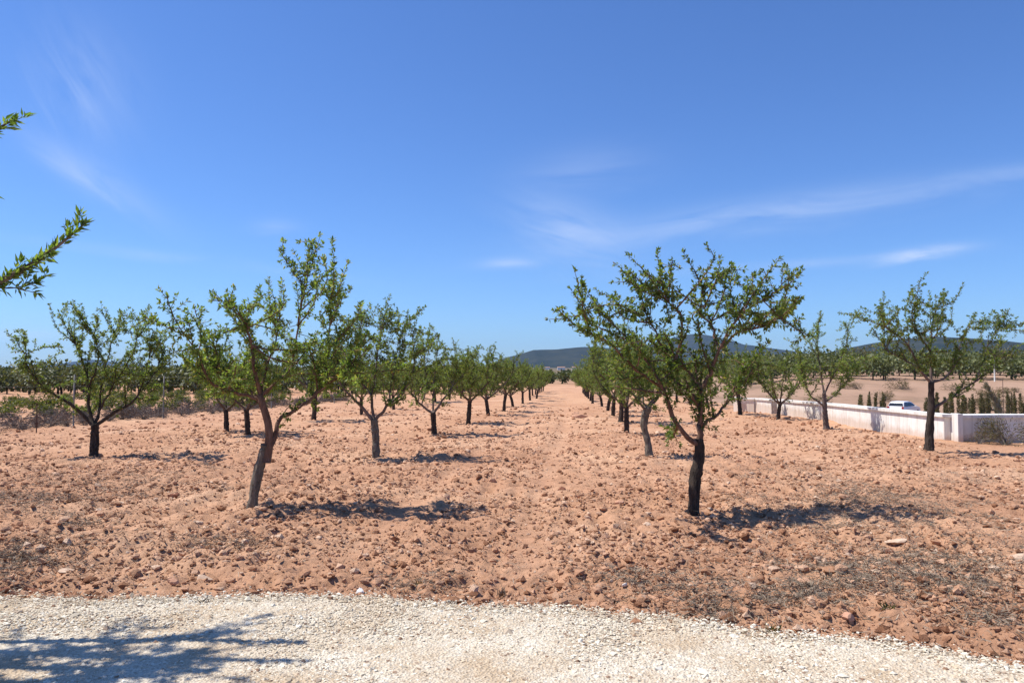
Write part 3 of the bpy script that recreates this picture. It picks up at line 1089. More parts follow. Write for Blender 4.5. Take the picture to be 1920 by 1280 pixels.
def random_parts(root, seed, H=3.2, fork=0.8, nl=5, spread=1.25, lean=(0.0, 0.0), bark='bark_dark', every=0.115, rt=0.085, **k):
    rng = np.random.RandomState(seed)
    top = np.array([lean[0], lean[1], fork])
    trunk = [np.array([0, 0, -0.1]), np.array([lean[0] * 0.35 + rng.randn() * 0.02, lean[1] * 0.4, fork * 0.5]), top]
    limbs = []
    a0 = rng.rand() * 6.28
    for i in range(nl):
        a = a0 + i * 6.283 / nl + rng.uniform(-0.35, 0.35)
        o = np.array([math.cos(a), math.sin(a), 0])
        s = spread * rng.uniform(0.7, 1.1)
        hh = (H - 0.35) * rng.uniform(0.82, 1.0)
        pts = [top - np.array([0, 0, 0.03]), top + o * s * 0.35 + np.array([0, 0, (hh - fork) * 0.18]),
               top + o * s * 0.72 + np.array([0, 0, (hh - fork) * 0.45]), top + o * s * 0.9 + np.array([0, 0, (hh - fork) * 0.72]),
               top + o * s * rng.uniform(0.75, 1.05) + np.array([0, 0, hh - fork])]
        limbs.append((pts, rt * 0.55, 0.009))
    pts = [top, top + np.array([rng.randn() * 0.1, rng.randn() * 0.1, (H - fork) * 0.4]), top + np.array([rng.randn() * 0.25, rng.randn() * 0.25, (H - fork) * 0.82])]
    limbs.append((pts, rt * 0.5, 0.009))
    tree_parts(root, trunk, [rt * 1.1, rt * 0.95, rt], limbs, rng, bark, 'bark_limb', 'leaf', every, **k)


def copy_tree(src, loc, rz, s):
    r = src.copy()
    col.objects.link(r)
    r.location = loc
    r.rotation_euler = (0, 0, rz)
    r.scale = (s, s, s * 1.0)
    for c in src.children:
        d = c.copy()
        col.objects.link(d)
        d.parent = r
        for e in c.children:
            g = e.copy()
            col.objects.link(g)
            g.parent = d
    return r


# the pruned tree, second on the right of the lane
b = G(1217, 860)
t = new_tree(b, 'almond tree with bare curved grey trunk cut at the top, second right of the lane')
rng = np.random.RandomState(31)
D = b[1]
o0 = np.array([b[0], b[1], float(ground_z(b[0], b[1]))])
tp = [P(*q, D) - o0 for q in ((1218, 862), (1215, 830), (1208, 800), (1209, 780), (1216, 765))]
tp[0][2] = -0.08
lm = [([P(*q, D + dd * i / 3) - o0 for i, q in enumerate(pp)], 0.034, 0.008) for pp, dd in
      ((((1213, 772), (1225, 740), (1215, 700), (1190, 640)), 0.5), (((1213, 772), (1190, 745), (1170, 700), (1150, 640)), -0.3),
       (((1214, 770), (1235, 740), (1250, 690), (1255, 630)), 0.9), (((1214, 770), (1200, 730), (1180, 680), (1165, 610)), 0.9))]
tree_parts(t, tp, [0.085, 0.075, 0.072, 0.078, 0.085], lm, rng, 'bark_grey', 'bark_limb', 'leaf', 0.14)

# further trees: six grown kinds, then copies of them
VAR = []
KINDS = [dict(seed=201, H=3.1, fork=0.85, nl=5, spread=1.2, lean=(0.06, 0.0)), dict(seed=202, H=3.3, fork=0.75, nl=4, spread=1.3, lean=(-0.12, 0.05)),
         dict(seed=203, H=3.0, fork=0.9, nl=5, spread=1.15, lean=(0.1, 0.05)), dict(seed=204, H=3.2, fork=0.7, nl=5, spread=1.35, lean=(-0.18, 0.0)),
         dict(seed=205, H=2.9, fork=0.8, nl=4, spread=1.2, lean=(0.0, 0.1)), dict(seed=206, H=3.35, fork=0.95, nl=5, spread=1.25, lean=(-0.05, 0.0))]
ORD = ['first', 'second', 'third', 'fourth', 'fifth', 'sixth', 'seventh', 'eighth', 'ninth', 'tenth', 'eleventh', 'twelfth', 'thirteenth',
       'fourteenth', 'fifteenth', 'sixteenth', 'seventeenth', 'eighteenth', 'nineteenth', 'twentieth']
spots = []
# row left of the lane (the first three are built above)
for i, q in enumerate(((878, 795), (916, 780), (945, 772), (962, 762), (980, 756), (994, 751.5), (1006, 748))):
    spots.append((G(*q)[:2], f'almond tree, {ORD[3 + i]} from the front in the row left of the lane'))
dlast = spots[-1][0][1]
for i in range(7):
    y = dlast + 6.1 * (i + 1)
    spots.append((np.array([-4.0 + ROW * y, y]), f'small distant almond tree, {ORD[10 + i]} from the front in the row left of the lane'))
# row right of the lane
for i, q in enumerate(((1175, 815), (1164, 793), (1149, 780), (1139, 771), (1129, 762))):
    spots.append((G(*q)[:2], f'almond tree, {ORD[2 + i]} from the front in the row right of the lane'))
dlast = spots[-1][0][1]
for i in range(8):
    y = dlast + 6.1 * (i + 1)
    spots.append((np.array([1.55 + ROW * y, y]), f'small distant almond tree, {ORD[7 + i]} from the front in the row right of the lane'))
# row by the fence
for i, q in enumerate(((425, 811), (465, 817), (588, 790))):
    spots.append((G(*q)[:2], ['almond tree with short dark trunk behind the tall front tree, left of two', 'slender almond tree behind the tall front tree, right of two close trunks',
                              'almond tree in the fence row seen through the tall front tree'][i]))
for i in range(9):
    y = 36.5 + 6.6 * i
    spots.append((np.array([-10.2 + ROW * y, y]), f'almond tree of the fence row behind, {ORD[4 + i]} from the front'))
# row by the white wall
for i, q in enumerate(((1459, 787), (1388, 779))):
    spots.append((G(*q)[:2], ['almond tree with thin dark trunk before the far part of the white wall', 'almond tree with short trunk beside the far end of the white wall'][i]))
for i in range(9):
    y = 43 + 6.4 * i
    spots.append((np.array([7.9 + ROW * y, y]), f'almond tree of the wall row beyond the white wall, {ORD[4 + i]} from the front'))

rnd = random.Random(9)
for i, (pp, lb) in enumerate(spots):
    z = float(ground_z(pp[0], pp[1]))
    if i < len(KINDS):
        kd = dict(KINDS[i])
        root = new_tree((pp[0], pp[1]), lb)
        random_parts(root, kd.pop('seed'), **kd)
        VAR.append(root)
    else:
        src = VAR[(i * 5 + i // 6) % len(VAR)]
        c = copy_tree(src, (pp[0], pp[1], z), rnd.uniform(0, 6.28), rnd.uniform(0.88, 1.1))
        tag(c, lb)

# the tree beside the camera: only some branch tips reach into the picture
b = np.array([-4.75, 4.75])
t = new_tree(b, 'near almond tree left of the picture, leafy branch tips reaching in', name='almond_tree')
rng = np.random.RandomState(77)
o0 = np.array([b[0], b[1], float(ground_z(b[0], b[1]))])
top = np.array([0.05, 0, 0.9])
lm = []
for pp in ([P(-330, 700, 4.85), P(-190, 610, 4.9), P(0, 528, 4.95), P(90, 475, 4.95), P(158, 420, 4.95)],
           [P(-340, 560, 4.75), P(-200, 400, 4.7), P(-60, 278, 4.7), P(22, 226, 4.7)],
           [P(-330, 620, 4.5), P(-210, 480, 4.5), P(-42, 372, 4.5)],
           [P(-380, 500, 4.3), P(-300, 250, 4.5), P(-200, 60, 4.9)],
           [P(-420, 500, 4.6), P(-340, 200, 4.9), P(-150, 20, 5.3)],
           [P(-480, 560, 4.6), P(-560, 300, 4.5), P(-600, 100, 4.4)],
           [P(-380, 600, 4.1), P(-280, 420, 3.9), P(-160, 200, 4.2)],
           [P(-330, 640, 4.2), P(-180, 470, 4.35), P(-85, 330, 4.7)],
           [P(-420, 600, 4.0), P(-330, 380, 3.85), P(-190, 90, 4.1)]):
    lm.append(([top] + [q - o0 for q in pp], 0.045, 0.007))
fo = Foliage(rng, 0.066, 0.32)
fo.lite = False
tb = MB()
tb.tube(bezier_pts([(0, 0, -0.1), (0.02, 0, 0.45), (0.05, 0, 0.93)], 12), np.linspace(0.11, 0.085, 12), 12, True, 0.14, rng)
tb.build('trunk', M['bark_dark'], t, True)
for i, (pts, r0, r1) in enumerate(lm):
    lp = bezier_pts(pts, 22)
    mb = MB()
    mb.tube(lp, np.linspace(r0, r1 * 0.7, 22), 8, True, 0.1, rng)
    mb.build('limb', M['bark_limb'], t, True)
    if i < 3:
        fo.rosettes(lp[8:], 0.0, 0.021, 7, 0.9, 1.2)
        for q in range(9):
            j = rng.randint(10, 21)
            d2 = unit(lp[j] - lp[j - 1]) * 0.8 + rng.randn(3) * 0.55
            s2 = shoot(lp[j], d2, rng.uniform(0.06, 0.16), rng)
            fo.twig(s2, 0.004)
            fo.rosettes(s2, 0.1, 0.035, 5, 1.0, 0.8)
        fo.limb(lp[:13], 0.45, 0.22, 0.12, 0.3, top)
    else:
        fo.rosettes(lp[8:], 0.0, 0.02, 8)
        fo.limb(lp, 0.3, 0.075, 0.2, 0.6, top)
fo.build('crown', M['leaf_bright'], t, M['bark_limb'])


# ------------------------------------------------------------------ stones
def stone_mesh(name, rng, sx_, sy_, sz_):
    v = ICO_V.copy()
    f = ICO_F
    # one subdivision
    cache = {}
    vl = [tuple(p) for p in v]

    def mid(a, b_):
        k = (min(a, b_), max(a, b_))
        if k not in cache:
            m_ = unit((np.array(vl[a]) + np.array(vl[b_])) / 2)
            vl.append(tuple(m_))
            cache[k] = len(vl) - 1
        return cache[k]
    nf = []
    for a, b_, c in f:
        ab, bc, ca = mid(a, b_), mid(b_, c), mid(c, a)
        nf += [[a, ab, ca], [b_, bc, ab], [c, ca, bc], [ab, bc, ca]]
    v = np.array(vl)
    for k in range(11):
        n = unit(rng.randn(3))
        h = rng.uniform(0.42, 0.75)
        d = v @ n
        v = v - np.maximum(d - h, 0)[:, None] * n
    v += rng.randn(*v.shape) * 0.025
    v *= np.array([sx_, sy_, sz_])
    return mesh_np(name, v, np.array(nf))


STONES = [(1404, 1113, 42, 0.55, 'pale', 'pale pointed stone lying on the soil near the gravel, right of centre'),
          (1588, 1177, 46, 0.55, 'pink', 'pinkish stone sitting right on the gravel edge'),
          (1908, 1056, 40, 0.5, 'pale', 'pale rounded stone at the right edge of the photo'),
          (1680, 1021, 46, 0.3, 'pale', 'flat pale stone among dry weeds on the right'),
          (1666, 1045, 30, 0.45, 'red', 'dark red stone just below a flat pale stone on the right'),
          (1052, 917, 22, 0.8, 'red', 'dark red lump in the middle of the lane'),
          (886, 1083, 38, 0.35, 'red', 'flat dark red stone in front of the lane centre'),
          (1213, 986, 24, 0.7, 'pale', 'pale pointed stone left of the black trunk foot'),
          (383, 1084, 36, 0.4, 'pale', 'pale flat stone on the soil near the gravel, left of centre'),
          (325, 1096, 28, 0.6, 'pink', 'pinkish stone beside the pale flat stone on the left'),
          (128, 1076, 38, 0.4, 'pale', 'long pale stone by dark weeds at the far left'),
          (367, 993, 28, 0.45, 'pale', 'pale flat stone left of the leaning grey trunk'),
          (325, 932, 28, 0.6, 'red', 'dark red lump behind and left of the leaning grey trunk'),
          (675, 1111, 24, 0.6, 'white', 'grey white stone touching the gravel edge at centre left'),
          (1172, 1109, 15, 0.8, 'white', 'small white round stone near the gravel, centre right'),
          (8, 1109, 26, 0.6, 'red', 'red brown stone at the left edge of the photo'),
          (60, 1110, 24, 0.55, 'red', 'red brown stone just beside the gravel, far left'),
          (172, 1123, 16, 0.5, 'red', 'small red stone lying on the gravel at the left'),
          (1445, 1001, 18, 0.7, 'pale', 'small pale stone right of the black trunk in its shadow'),
          (1835, 1091, 38, 0.35, 'pale', 'long flat pale stone among dark weeds at lower right'),
          (1475, 1075, 34, 0.4, 'pink', 'flat pinkish stone on bare soil behind the pale pointed one'),
          (700, 1068, 26, 0.5, 'pink', 'pinkish flat stone in the soil left of centre'),
          (1160, 955, 22, 0.5, 'pink', 'pinkish stone in the lane before the black trunk'),
          (945, 1108, 18, 0.6, 'red', 'small dark red stone by a dry weed tuft at centre')]
for i, (px, py, w, fl, c, lb) in enumerate(STONES):
    p = G(px, py)
    rng = np.random.RandomState(400 + i)
    s = w / F * p[1] / 2
    me = stone_mesh('stone', rng, s, s * rng.uniform(0.65, 0.9), s * fl)
    o = link('stone', me, M['stone_' + c], None, (p[0], p[1], float(ground_z(p[0], p[1])) + s * fl * 0.45))
    o.rotation_euler = (rng.uniform(-0.2, 0.2), rng.uniform(-0.2, 0.2), rng.uniform(-0.5, 0.5))
    tag(o, lb, 'stone', 'larger stones lying on the field')
for i, (px, py, w, lb) in enumerate(((1089, 784, 36, 'broad pale slab lying in the lane, largest of the pair'), (1079, 777, 18, 'small lump just behind the broad pale slab in the lane'))):
    p = G(px, py)
    rng = np.random.RandomState(450 + i)
    s = w / F * p[1] / 2
    o = link('stone', stone_mesh('stone', rng, s, s * 0.6, s * 0.3), M['stone_pink'], None, (p[0], p[1], float(ground_z(p[0], p[1])) + s * 0.18))
    tag(o, lb, 'stone', 'larger stones lying on the field')


# ------------------------------------------------------------------ dry weeds
def weeds():
    rng = np.random.RandomState(61)
    mats = [(70, 935, 110, 30, 520), (250, 905, 130, 22, 420), (390, 880, 30, 8, 60), (155, 985, 40, 10, 70), (70, 1045, 100, 22, 260), (15, 1075, 30, 25, 120),
            (430, 1030, 80, 10, 110), (1440, 885, 90, 14, 120), (1590, 930, 80, 22, 260), (1740, 965, 160, 30, 360), (1800, 1110, 110, 22, 260),
            (1560, 1110, 110, 16, 200), (1470, 1135, 90, 14, 160), (1310, 1148, 55, 14, 90), (1190, 1085, 90, 16, 80), (800, 1085, 50, 10, 80),
            (1560, 985, 60, 14, 110), (1730, 1060, 150, 25, 220), (1860, 1180, 60, 15, 90), (1430, 950, 60, 14, 90), (1850, 900, 90, 12, 60),
            (1640, 930, 190, 36, 420), (1720, 1085, 170, 50, 420), (90, 930, 130, 34, 260), (1480, 1040, 150, 40, 160), (1250, 1110, 120, 20, 120)]
    P0, DD, LL = [], [], []
    for cx, cy, rx, ry, n in mats:
        n = int(n * 1.35)
        ctr = np.array([G(cx + rx * 0.75 * rng.randn(), max(cy + ry * 0.8 * rng.randn(), 800))[:2] for _ in range(n // 3)])
        c = np.repeat(ctr, 15, 0) + rng.randn(len(ctr) * 15, 2) * 0.10
        P0.append(c)
    d = 4.4 * np.exp(rng.rand(6500) * 1.7)
    P0.append(np.stack([rng.uniform(-0.75, 0.75, 6500) * d, d], -1))
    P0 = np.concatenate(P0)
    P0 = P0[P0[:, 1] > edge(P0[:, 0])]
    n = len(P0)
    P0 = np.concatenate([P0, (ground_z(P0[:, 0], P0[:, 1]) + 0.012 + 0.02 * rng.rand(n))[:, None]], 1)
    DD = np.stack([rng.randn(n), rng.randn(n), np.abs(rng.randn(n)) * 0.28], -1)
    LL = rng.uniform(0.025, 0.10, n)
    DD = unit(DD)
    s = unit(np.cross(DD, rng.randn(len(P0), 3)))
    w = (0.0018 + 0.002 * rng.rand(len(P0)))[:, None]
    bend = rng.randn(len(P0), 3) * 0.2 * LL[:, None]
    v = np.stack([P0 - s * w, P0 + s * w, P0 + DD * LL[:, None] * 0.5 + bend * 0.6 + s * w * 0.8, P0 + DD * LL[:, None] * 0.5 + bend * 0.6 - s * w * 0.8,
                  P0 + DD * LL[:, None] + s * w * 0.3], 1).reshape(-1, 3)
    b_ = (np.arange(len(P0)) * 5)[:, None]
    f = np.concatenate([b_ + np.array([[0, 1, 2]]), b_ + np.array([[0, 2, 3]]), b_ + np.array([[3, 2, 4]])])
    o = link('dry_weeds', mesh_np('dry_weeds', v, f), M['weed'])
    tag(o, 'dark mats of dry cut weeds and twigs lying on the soil', 'weeds', kind='stuff')


weeds()


def tuft(name, px, py, n, h, m, label, cat, seed, spread=0.5):
    q = G(px, py)
    rng = np.random.RandomState(seed)
    p = np.zeros((n, 3)) + rng.randn(n, 3) * np.array([0.02, 0.02, 0.003])
    d = np.stack([rng.randn(n) * spread, rng.randn(n) * spread, np.ones(n)], -1)
    ln = h * rng.uniform(0.5, 1.1, n)
    v, f = leaves_mesh(p, d, ln, ln * 0.09, rng)
    o = link(name, mesh_np(name, v, f), M[m], None, (q[0], q[1], float(ground_z(q[0], q[1]))))
    return tag(o, label, cat)


tuft('weed_tuft', 940, 1104, 26, 0.10, 'weed', 'small spiky dry tuft near the gravel at centre', 'weed', 1)
tuft('weed_tuft', 785, 1082, 24, 0.11, 'vine', 'small green weed on the soil left of the flat red stone', 'weed', 2)
tuft('weed_tuft', 1448, 1186, 22, 0.07, 'vine', 'small greenish weed growing at the gravel edge on the right', 'weed', 3)
tuft('weed_tuft', 380, 1135, 10, 0.08, 'weed', 'thin dry sprig standing in the gravel at the left', 'weed', 4)
tuft('weed_tuft', 1665, 1165, 24, 0.08, 'vine', 'low green weed right of the pinkish edge stone', 'weed', 5)
tuft('weed_tuft', 405, 1155, 14, 0.05, 'weed', 'flat dry tuft in the gravel above the branch shadow', 'weed', 6)


# ------------------------------------------------------------------ white wall on the right
def wall():
    def gp(px, d):
        x = (px - 960) / F * d
        return np.array([x, d])
    A0, A1 = gp(1421, 38.6), gp(1450, 36.2)
    B0, B1 = gp(1460, 36.0), gp(1541, 30.6)
    C0, C1 = gp(1552, 30.2), gp(1783, 20.0)
    Z0, Z1 = gp(1378, 40.6), gp(1392, 39.0)
    D1 = C1 + np.array([9.5, 0.25])
    root = empty('boundary_wall', (C1[0], C1[1], float(h0(*C1))))
    tag(root, 'low white rendered wall with overhanging cap running beside the orchard', 'wall')
    ox = np.array([C1[0], C1[1], float(h0(*C1))])
    rng = np.random.RandomState(7)

    def top_at(p):
        # the wall top runs level in steps with the land
        return -0.0179 * p[1] + 0.66

    def run(a, b, t=0.22, lit=True):
        n = unit(np.array([-(b - a)[1], (b - a)[0]]))
        ln = np.linalg.norm(b - a)
        segs = max(1, int(ln / 1.2))
        mb, cp = MB(), MB()
        za, zb = top_at(a), top_at(b)
        for (off0, off1, lo, hi, tgt, e) in ((-t / 2, t / 2, None, 0.0, mb, 0.0), (-t / 2 - 0.07, t / 2 + 0.07, 0.0, 0.085, cp, 0.06)):
            V_ = []
            for s in np.linspace(0, 1, segs + 1):
                p = a + (b - a) * s
                if e:
                    p = p + unit(b - a) * (e * (2 * s - 1))
                zt = za + (zb - za) * s
                for off, z in ((off0, lo), (off1, lo), (off1, hi), (off0, hi)):
                    zz = (-0.0179 * p[1] - 1.6) if z is None else zt + z
                    wob = 0.004 * rng.randn() if e else 0
                    q = p + n * off
                    V_.append((q[0] - ox[0], q[1] - ox[1], zz - ox[2] + wob))
            F_ = []
            for k in range(segs):
                for j in range(4):
                    j2 = (j + 1) % 4
                    F_.append([k * 4 + j, k * 4 + j2, (k + 1) * 4 + j2, (k + 1) * 4 + j])
            F_ += [[0, 3, 2, 1], [segs * 4, segs * 4 + 1, segs * 4 + 2, segs * 4 + 3]]
            tgt.add(V_, F_)
        w = mb.build('wall_panel', M['wall'], root)
        c = cp.build('cap', M['wall'], w)
    run(Z0, Z1)
    run(Z1 + np.array([0.12, 0.1]), A0 - np.array([0.15, -0.12]))
    run(A0, A1)
    run(A1 + np.array([0.15, 0.12]), B0 - np.array([0.15, -0.12]))
    run(B0, B1)
    run(B1 + np.array([0.15, 0.12]), C0 - np.array([0.15, -0.12]))
    run(C0, C1 + np.array([-0.01, 0.16]))
    run(C1 + np.array([0.20, 0.03]), D1)
    pl = MB()
    pl.box((0.11, -0.02, 0.33), (0.13, 0.32, 0.88))
    pl.build('pillar', M['wall'], root)


wall()


# ------------------------------------------------------------------ bushes, vines, posts
def bush_mesh(seed, n, rx, rz, leaf, wid, twig_n=14):
    rng = np.random.RandomState(seed)
    lobes = [(rng.randn(3) * np.array([rx * 0.45, rx * 0.45, 0]) + np.array([0, 0, rz * rng.uniform(0.35, 0.6)]), rng.uniform(0.35, 0.6)) for _ in range(7)]
    pos = []
    for i in range(n):
        c, s = lobes[rng.randint(len(lobes))]
        d = unit(rng.randn(3))
        q = c + d * np.array([rx, rx, rz]) * s * rng.rand() ** 0.4
        q[2] = max(q[2], 0.02)
        pos.append(q)
    pos = np.array(pos)
    d = unit(pos - np.array([0, 0, rz * 0.2])) + rng.randn(n, 3) * 0.6
    ln = leaf * rng.uniform(0.6, 1.3, n)
    v, f = leaves_mesh(pos, d, ln, ln * wid, rng)
    tw = MB()
    for k in range(twig_n):
        e = pos[rng.randint(n)]
        tw.tube(bezier_pts([(rng.randn() * 0.03, rng.randn() * 0.03, -0.03), e * np.array([0.4, 0.4, 0.55]), e], 6), np.linspace(0.012, 0.004, 6), 4, False)
    return mesh_np('foliage', v, f), tw.mesh('stems', True)


def bushes(name, spots, variants, leafm, stemm, labels, cat, group, smin=0.8, smax=1.2, seed=1):
    rnd = random.Random(seed)
    for i, (x, y, s) in enumerate(spots):
        fm, tm = variants[i % len(variants)]
        r = empty(name, (x, y, float(ground_z(x, y)) - 0.02), rnd.uniform(0, 6.28), s * rnd.uniform(smin, smax))
        link('foliage', fm, M[leafm], r)
        link('stems', tm, M[stemm], r)
        tag(r, labels[i] if isinstance(labels, list) else labels, cat, group)


vines = [bush_mesh(500 + k, 420, 0.7, 0.85, 0.15, 0.75) for k in range(3)]
vs = []
rr = random.Random(3)
for row in range(11):
    L = -20.5 - row * 2.6
    y = 31 + rr.random() * 2
    while y < 110:
        vs.append((L + ROW * y + rr.uniform(-0.25, 0.25), y, rr.uniform(0.5, 0.85)))
        y += rr.uniform(1.9, 3.4) * (1 + y / 110)
vs = [q for q in vs if -0.72 < q[0] / q[1] < -0.30]
bushes('vine_bush', vs, vines, 'vine', 'bark_dark', 'low green young vine on red soil beyond the wire fence', 'vine', 'young vines beyond the fence', seed=5)

scr = [bush_mesh(520 + k, 420, 0.62, 0.62, 0.16, 0.07, 40) for k in range(3)]
ss = []
y = 20.3
while y < 62:
    ss.append((-17.9 + ROW * y + rr.uniform(-0.7, 0.35), y, rr.uniform(0.5, 0.95)))
    ss.append((-18.9 + ROW * y + rr.uniform(-0.6, 0.5), y + 0.4, rr.uniform(0.6, 1.1)))
    y += rr.uniform(0.7, 1.5)
lbs = ['grey dry scrub clump at the foot of the wire fence'] * len(ss)
bushes('dry_scrub', ss, scr, 'dry_leaf', 'scrub', lbs, 'shrub', 'dry scrub along the wire fence', seed=6)
for o in [o for o in bpy.data.objects if o.name.startswith('dry_scrub')]:
    for c in o.children:
        pass
for fm, tm in scr:
    fm.materials.clear()
    fm.materials.append(M['scrub'])

# wire fence
fence = empty('wire_fence', (-17.2 + ROW * 20, 20, float(h0(-17.2 + ROW * 20, 20))))
tag(fence, 'thin wire fence with grey metal posts along the left field edge', 'fence')
fo_ = np.array(fence.location)
ys = [14.5, 20.2, 25.9, 31.6, 37.3, 43.0, 48.7, 54.4, 60.1, 65.8]
for y in ys:
    x = -17.2 + ROW * y
    z = float(h0(x, y))
    mb = MB()
    mb.tube(np.array([(x, y, z - 0.2), (x, y, z + 0.9), (x + 0.01, y, z + 1.85)]) - fo_, [0.028, 0.028, 0.026], 8)
    mb.build('post', M['post'], fence, True)
for h in (0.25, 0.65, 1.05, 1.45, 1.8):
    mb = MB()
    mb.tube(np.array([(-17.2 + ROW * y - 0.03, y, float(h0(-17.2 + ROW * y, y)) + h) for y in ys]) - fo_, [0.0022] * len(ys), 4, False)
    mb.build('wire', M['wire'], fence)
q = G(68, 815)
mb = MB()
mb.tube([(0, 0, -0.2), (0.005, 0, 0.45), (0.0, 0, 0.92)], [0.016, 0.016, 0.015], 6)
mb.box((0, 0, 0.30), (0.06, 0.05, 0.07))
o = mb.build('rusty_stake', M['rust'])
o.location = (q[0], q[1], float(ground_z(q[0], q[1])))
tag(o, 'thin rusty stake standing in front of the fence at far left', 'stake')

# rows of narrow upright shrubs beyond the wall
def column_mesh(seed, h=1.9, r=0.07):
    rng = np.random.RandomState(seed)
    n = 330
    z = rng.rand(n) * h
    rad = r * np.sqrt(rng.rand(n)) * np.clip(1.25 - (z / h) ** 2.5, 0.15, 1) * np.clip(z / (0.12 * h), 0.4, 1)
    a = rng.rand(n) * 6.283
    pos = np.stack([rad * np.cos(a), rad * np.sin(a), z], -1)
    d = np.stack([np.cos(a) * 0.5, np.sin(a) * 0.5, np.ones(n)], -1) + rng.randn(n, 3) * 0.25
    ln = rng.uniform(0.09, 0.2, n)
    v, f = leaves_mesh(pos, d, ln, ln * 0.35, rng)
    return mesh_np('foliage', v, f)


cm = [column_mesh(600 + k) for k in range(4)]
rr = random.Random(12)
stem_me = MB()
stem_me.tube([(0, 0, -0.1), (0, 0, 0.7), (0, 0, 1.7)], [0.02, 0.017, 0.008], 5)
stem_me = stem_me.mesh('stem', True)
for row, (y0, dx, n) in enumerate(((49, 0.5, 44), (54, 0.5, 46), (60, 0.46, 60))):
    x = y0 * (1585 - 960) / F + row * 0.3
    for i in range(n):
        x += dx * rr.uniform(0.6, 1.5)
        yy_ = y0 + (x - 30) * 0.12 + rr.uniform(-0.5, 0.5)
        if x / yy_ > 0.72 or rr.random() < 0.12 or 1662 < 960 + x / yy_ * F < 1724:
            continue
        r = empty('columnar_shrub', (x, yy_, float(ground_z(x, yy_)) - 0.03), rr.uniform(0, 6.28), 1.0)
        r.scale = (rr.uniform(0.7, 1.5), rr.uniform(0.7, 1.5), rr.choice((0.62, 0.75, 0.85, 0.95, 1.05)))
        link('foliage', cm[rr.randrange(4)], M['cypress'], r)
        link('stem', stem_me, M['bark_dark'], r)
        tag(r, 'narrow upright young shrub in the planted rows beyond the white wall', 'shrub', 'young shrubs planted beyond the wall')

# brownish bush before the wall corner and scattered dry bushes beyond the wall
b1 = [bush_mesh(540, 900, 0.62, 0.85, 0.12, 0.16, 50)]
p = P(1885, 830, 19.2)
bushes('dry_bush', [(p[0], p[1], 0.85)], b1, 'dry_leaf', 'scrub', 'brown dry bush growing against the shaded wall at the right edge', 'shrub', None, 1, 1)
p = P(1835, 820, 19.4)
bushes('dry_bush', [(p[0], p[1], 0.5)], [bush_mesh(541, 500, 0.6, 0.7, 0.12, 0.16, 30)], 'dry_leaf', 'scrub', 'smaller brown bush against the shaded wall, left of the larger one', 'shrub', None, 1, 1)
ds = []
lbs = []
rr = random.Random(17)
for i in range(16):
    y = rr.uniform(84, 104)
    x = y * rr.uniform(0.40, 0.70)
    ds.append((x, y, rr.uniform(0.8, 1.7)))
bushes('dry_bush', ds, [bush_mesh(545 + k, 420, 0.9, 0.7, 0.22, 0.10, 30) for k in range(2)], 'dry_leaf', 'scrub', 'grey brown dry bush on the slope behind the planted shrubs', 'shrub', 'dry bushes on the slope beyond the wall', seed=8)

# pale leaning plume
rng = np.random.RandomState(88)
d0 = 34.0
base = P(1892, 806, d0)
tip = P(1850, 722, d0)
base[2] = float(ground_z(base[0], base[1]))
cv = bezier_pts([base * 0, (tip - base) * 0.5 + np.array([0.12, 0, 0.05]), tip - base], 30)
pos, dr = [], []
for k in range(620):
    s = rng.rand() ** 0.8
    c = cv[int(s * 29)]
    pos.append(c + rng.randn(3) * np.array([0.10, 0.10, 0.08]) * (1.15 - 0.7 * s))
    dr.append(unit(tip - base) + rng.randn(3) * 0.3)
ln = rng.uniform(0.15, 0.35, 620)
v, f = leaves_mesh(np.array(pos), np.array(dr), ln, ln * 0.08, rng)
r = empty('reed_clump', base)
link('plume', mesh_np('plume', v, f), M['plume'], r)
mb = MB()
mb.tube(cv, np.linspace(0.03, 0.008, 30), 5)
mb.build('stem', M['straw'], r, True)
tag(r, 'pale leaning feathery reed clump behind the wall at far right', 'reeds')


# posts and poles
def pole(px, py_top, d, r, name, label, m, cross=False, z_base=None):
    p = P(px, py_top, d)
    zb = float(ground_z(p[0], p[1]))
    root = empty(name, (p[0], p[1], zb))
    mb = MB()
    h = p[2] - zb
    mb.tube([(0, 0, -0.3), (0, 0, h * 0.5), (0, 0, h)], [r * 1.1, r, r * 0.8], 8)
    mb.build('shaft', M[m], root, True)
    if cross:
        c = MB()
        c.box((0, 0, h - 0.35), (1.3, 0.1, 0.12))
        c.build('crossarm', M[m], root)
    else:
        c = MB()
        c.tube([(0, 0, h), (0, 0, h + 0.03)], [r * 1.2, r * 0.7], 8)
        c.build('top_cap', M[m], root)
    return tag(root, label, 'pole')


pole(1303, 655, 130, 0.10, 'utility_pole', 'white utility pole far behind the black trunked tree', 'pole', True)
pole(1864, 668, 112, 0.10, 'marker_post', 'pale post in front of the far trees at right', 'pole')
pole(1880, 712, 66, 0.03, 'marker_post', 'thin dark stake on the slope at far right', 'rust')


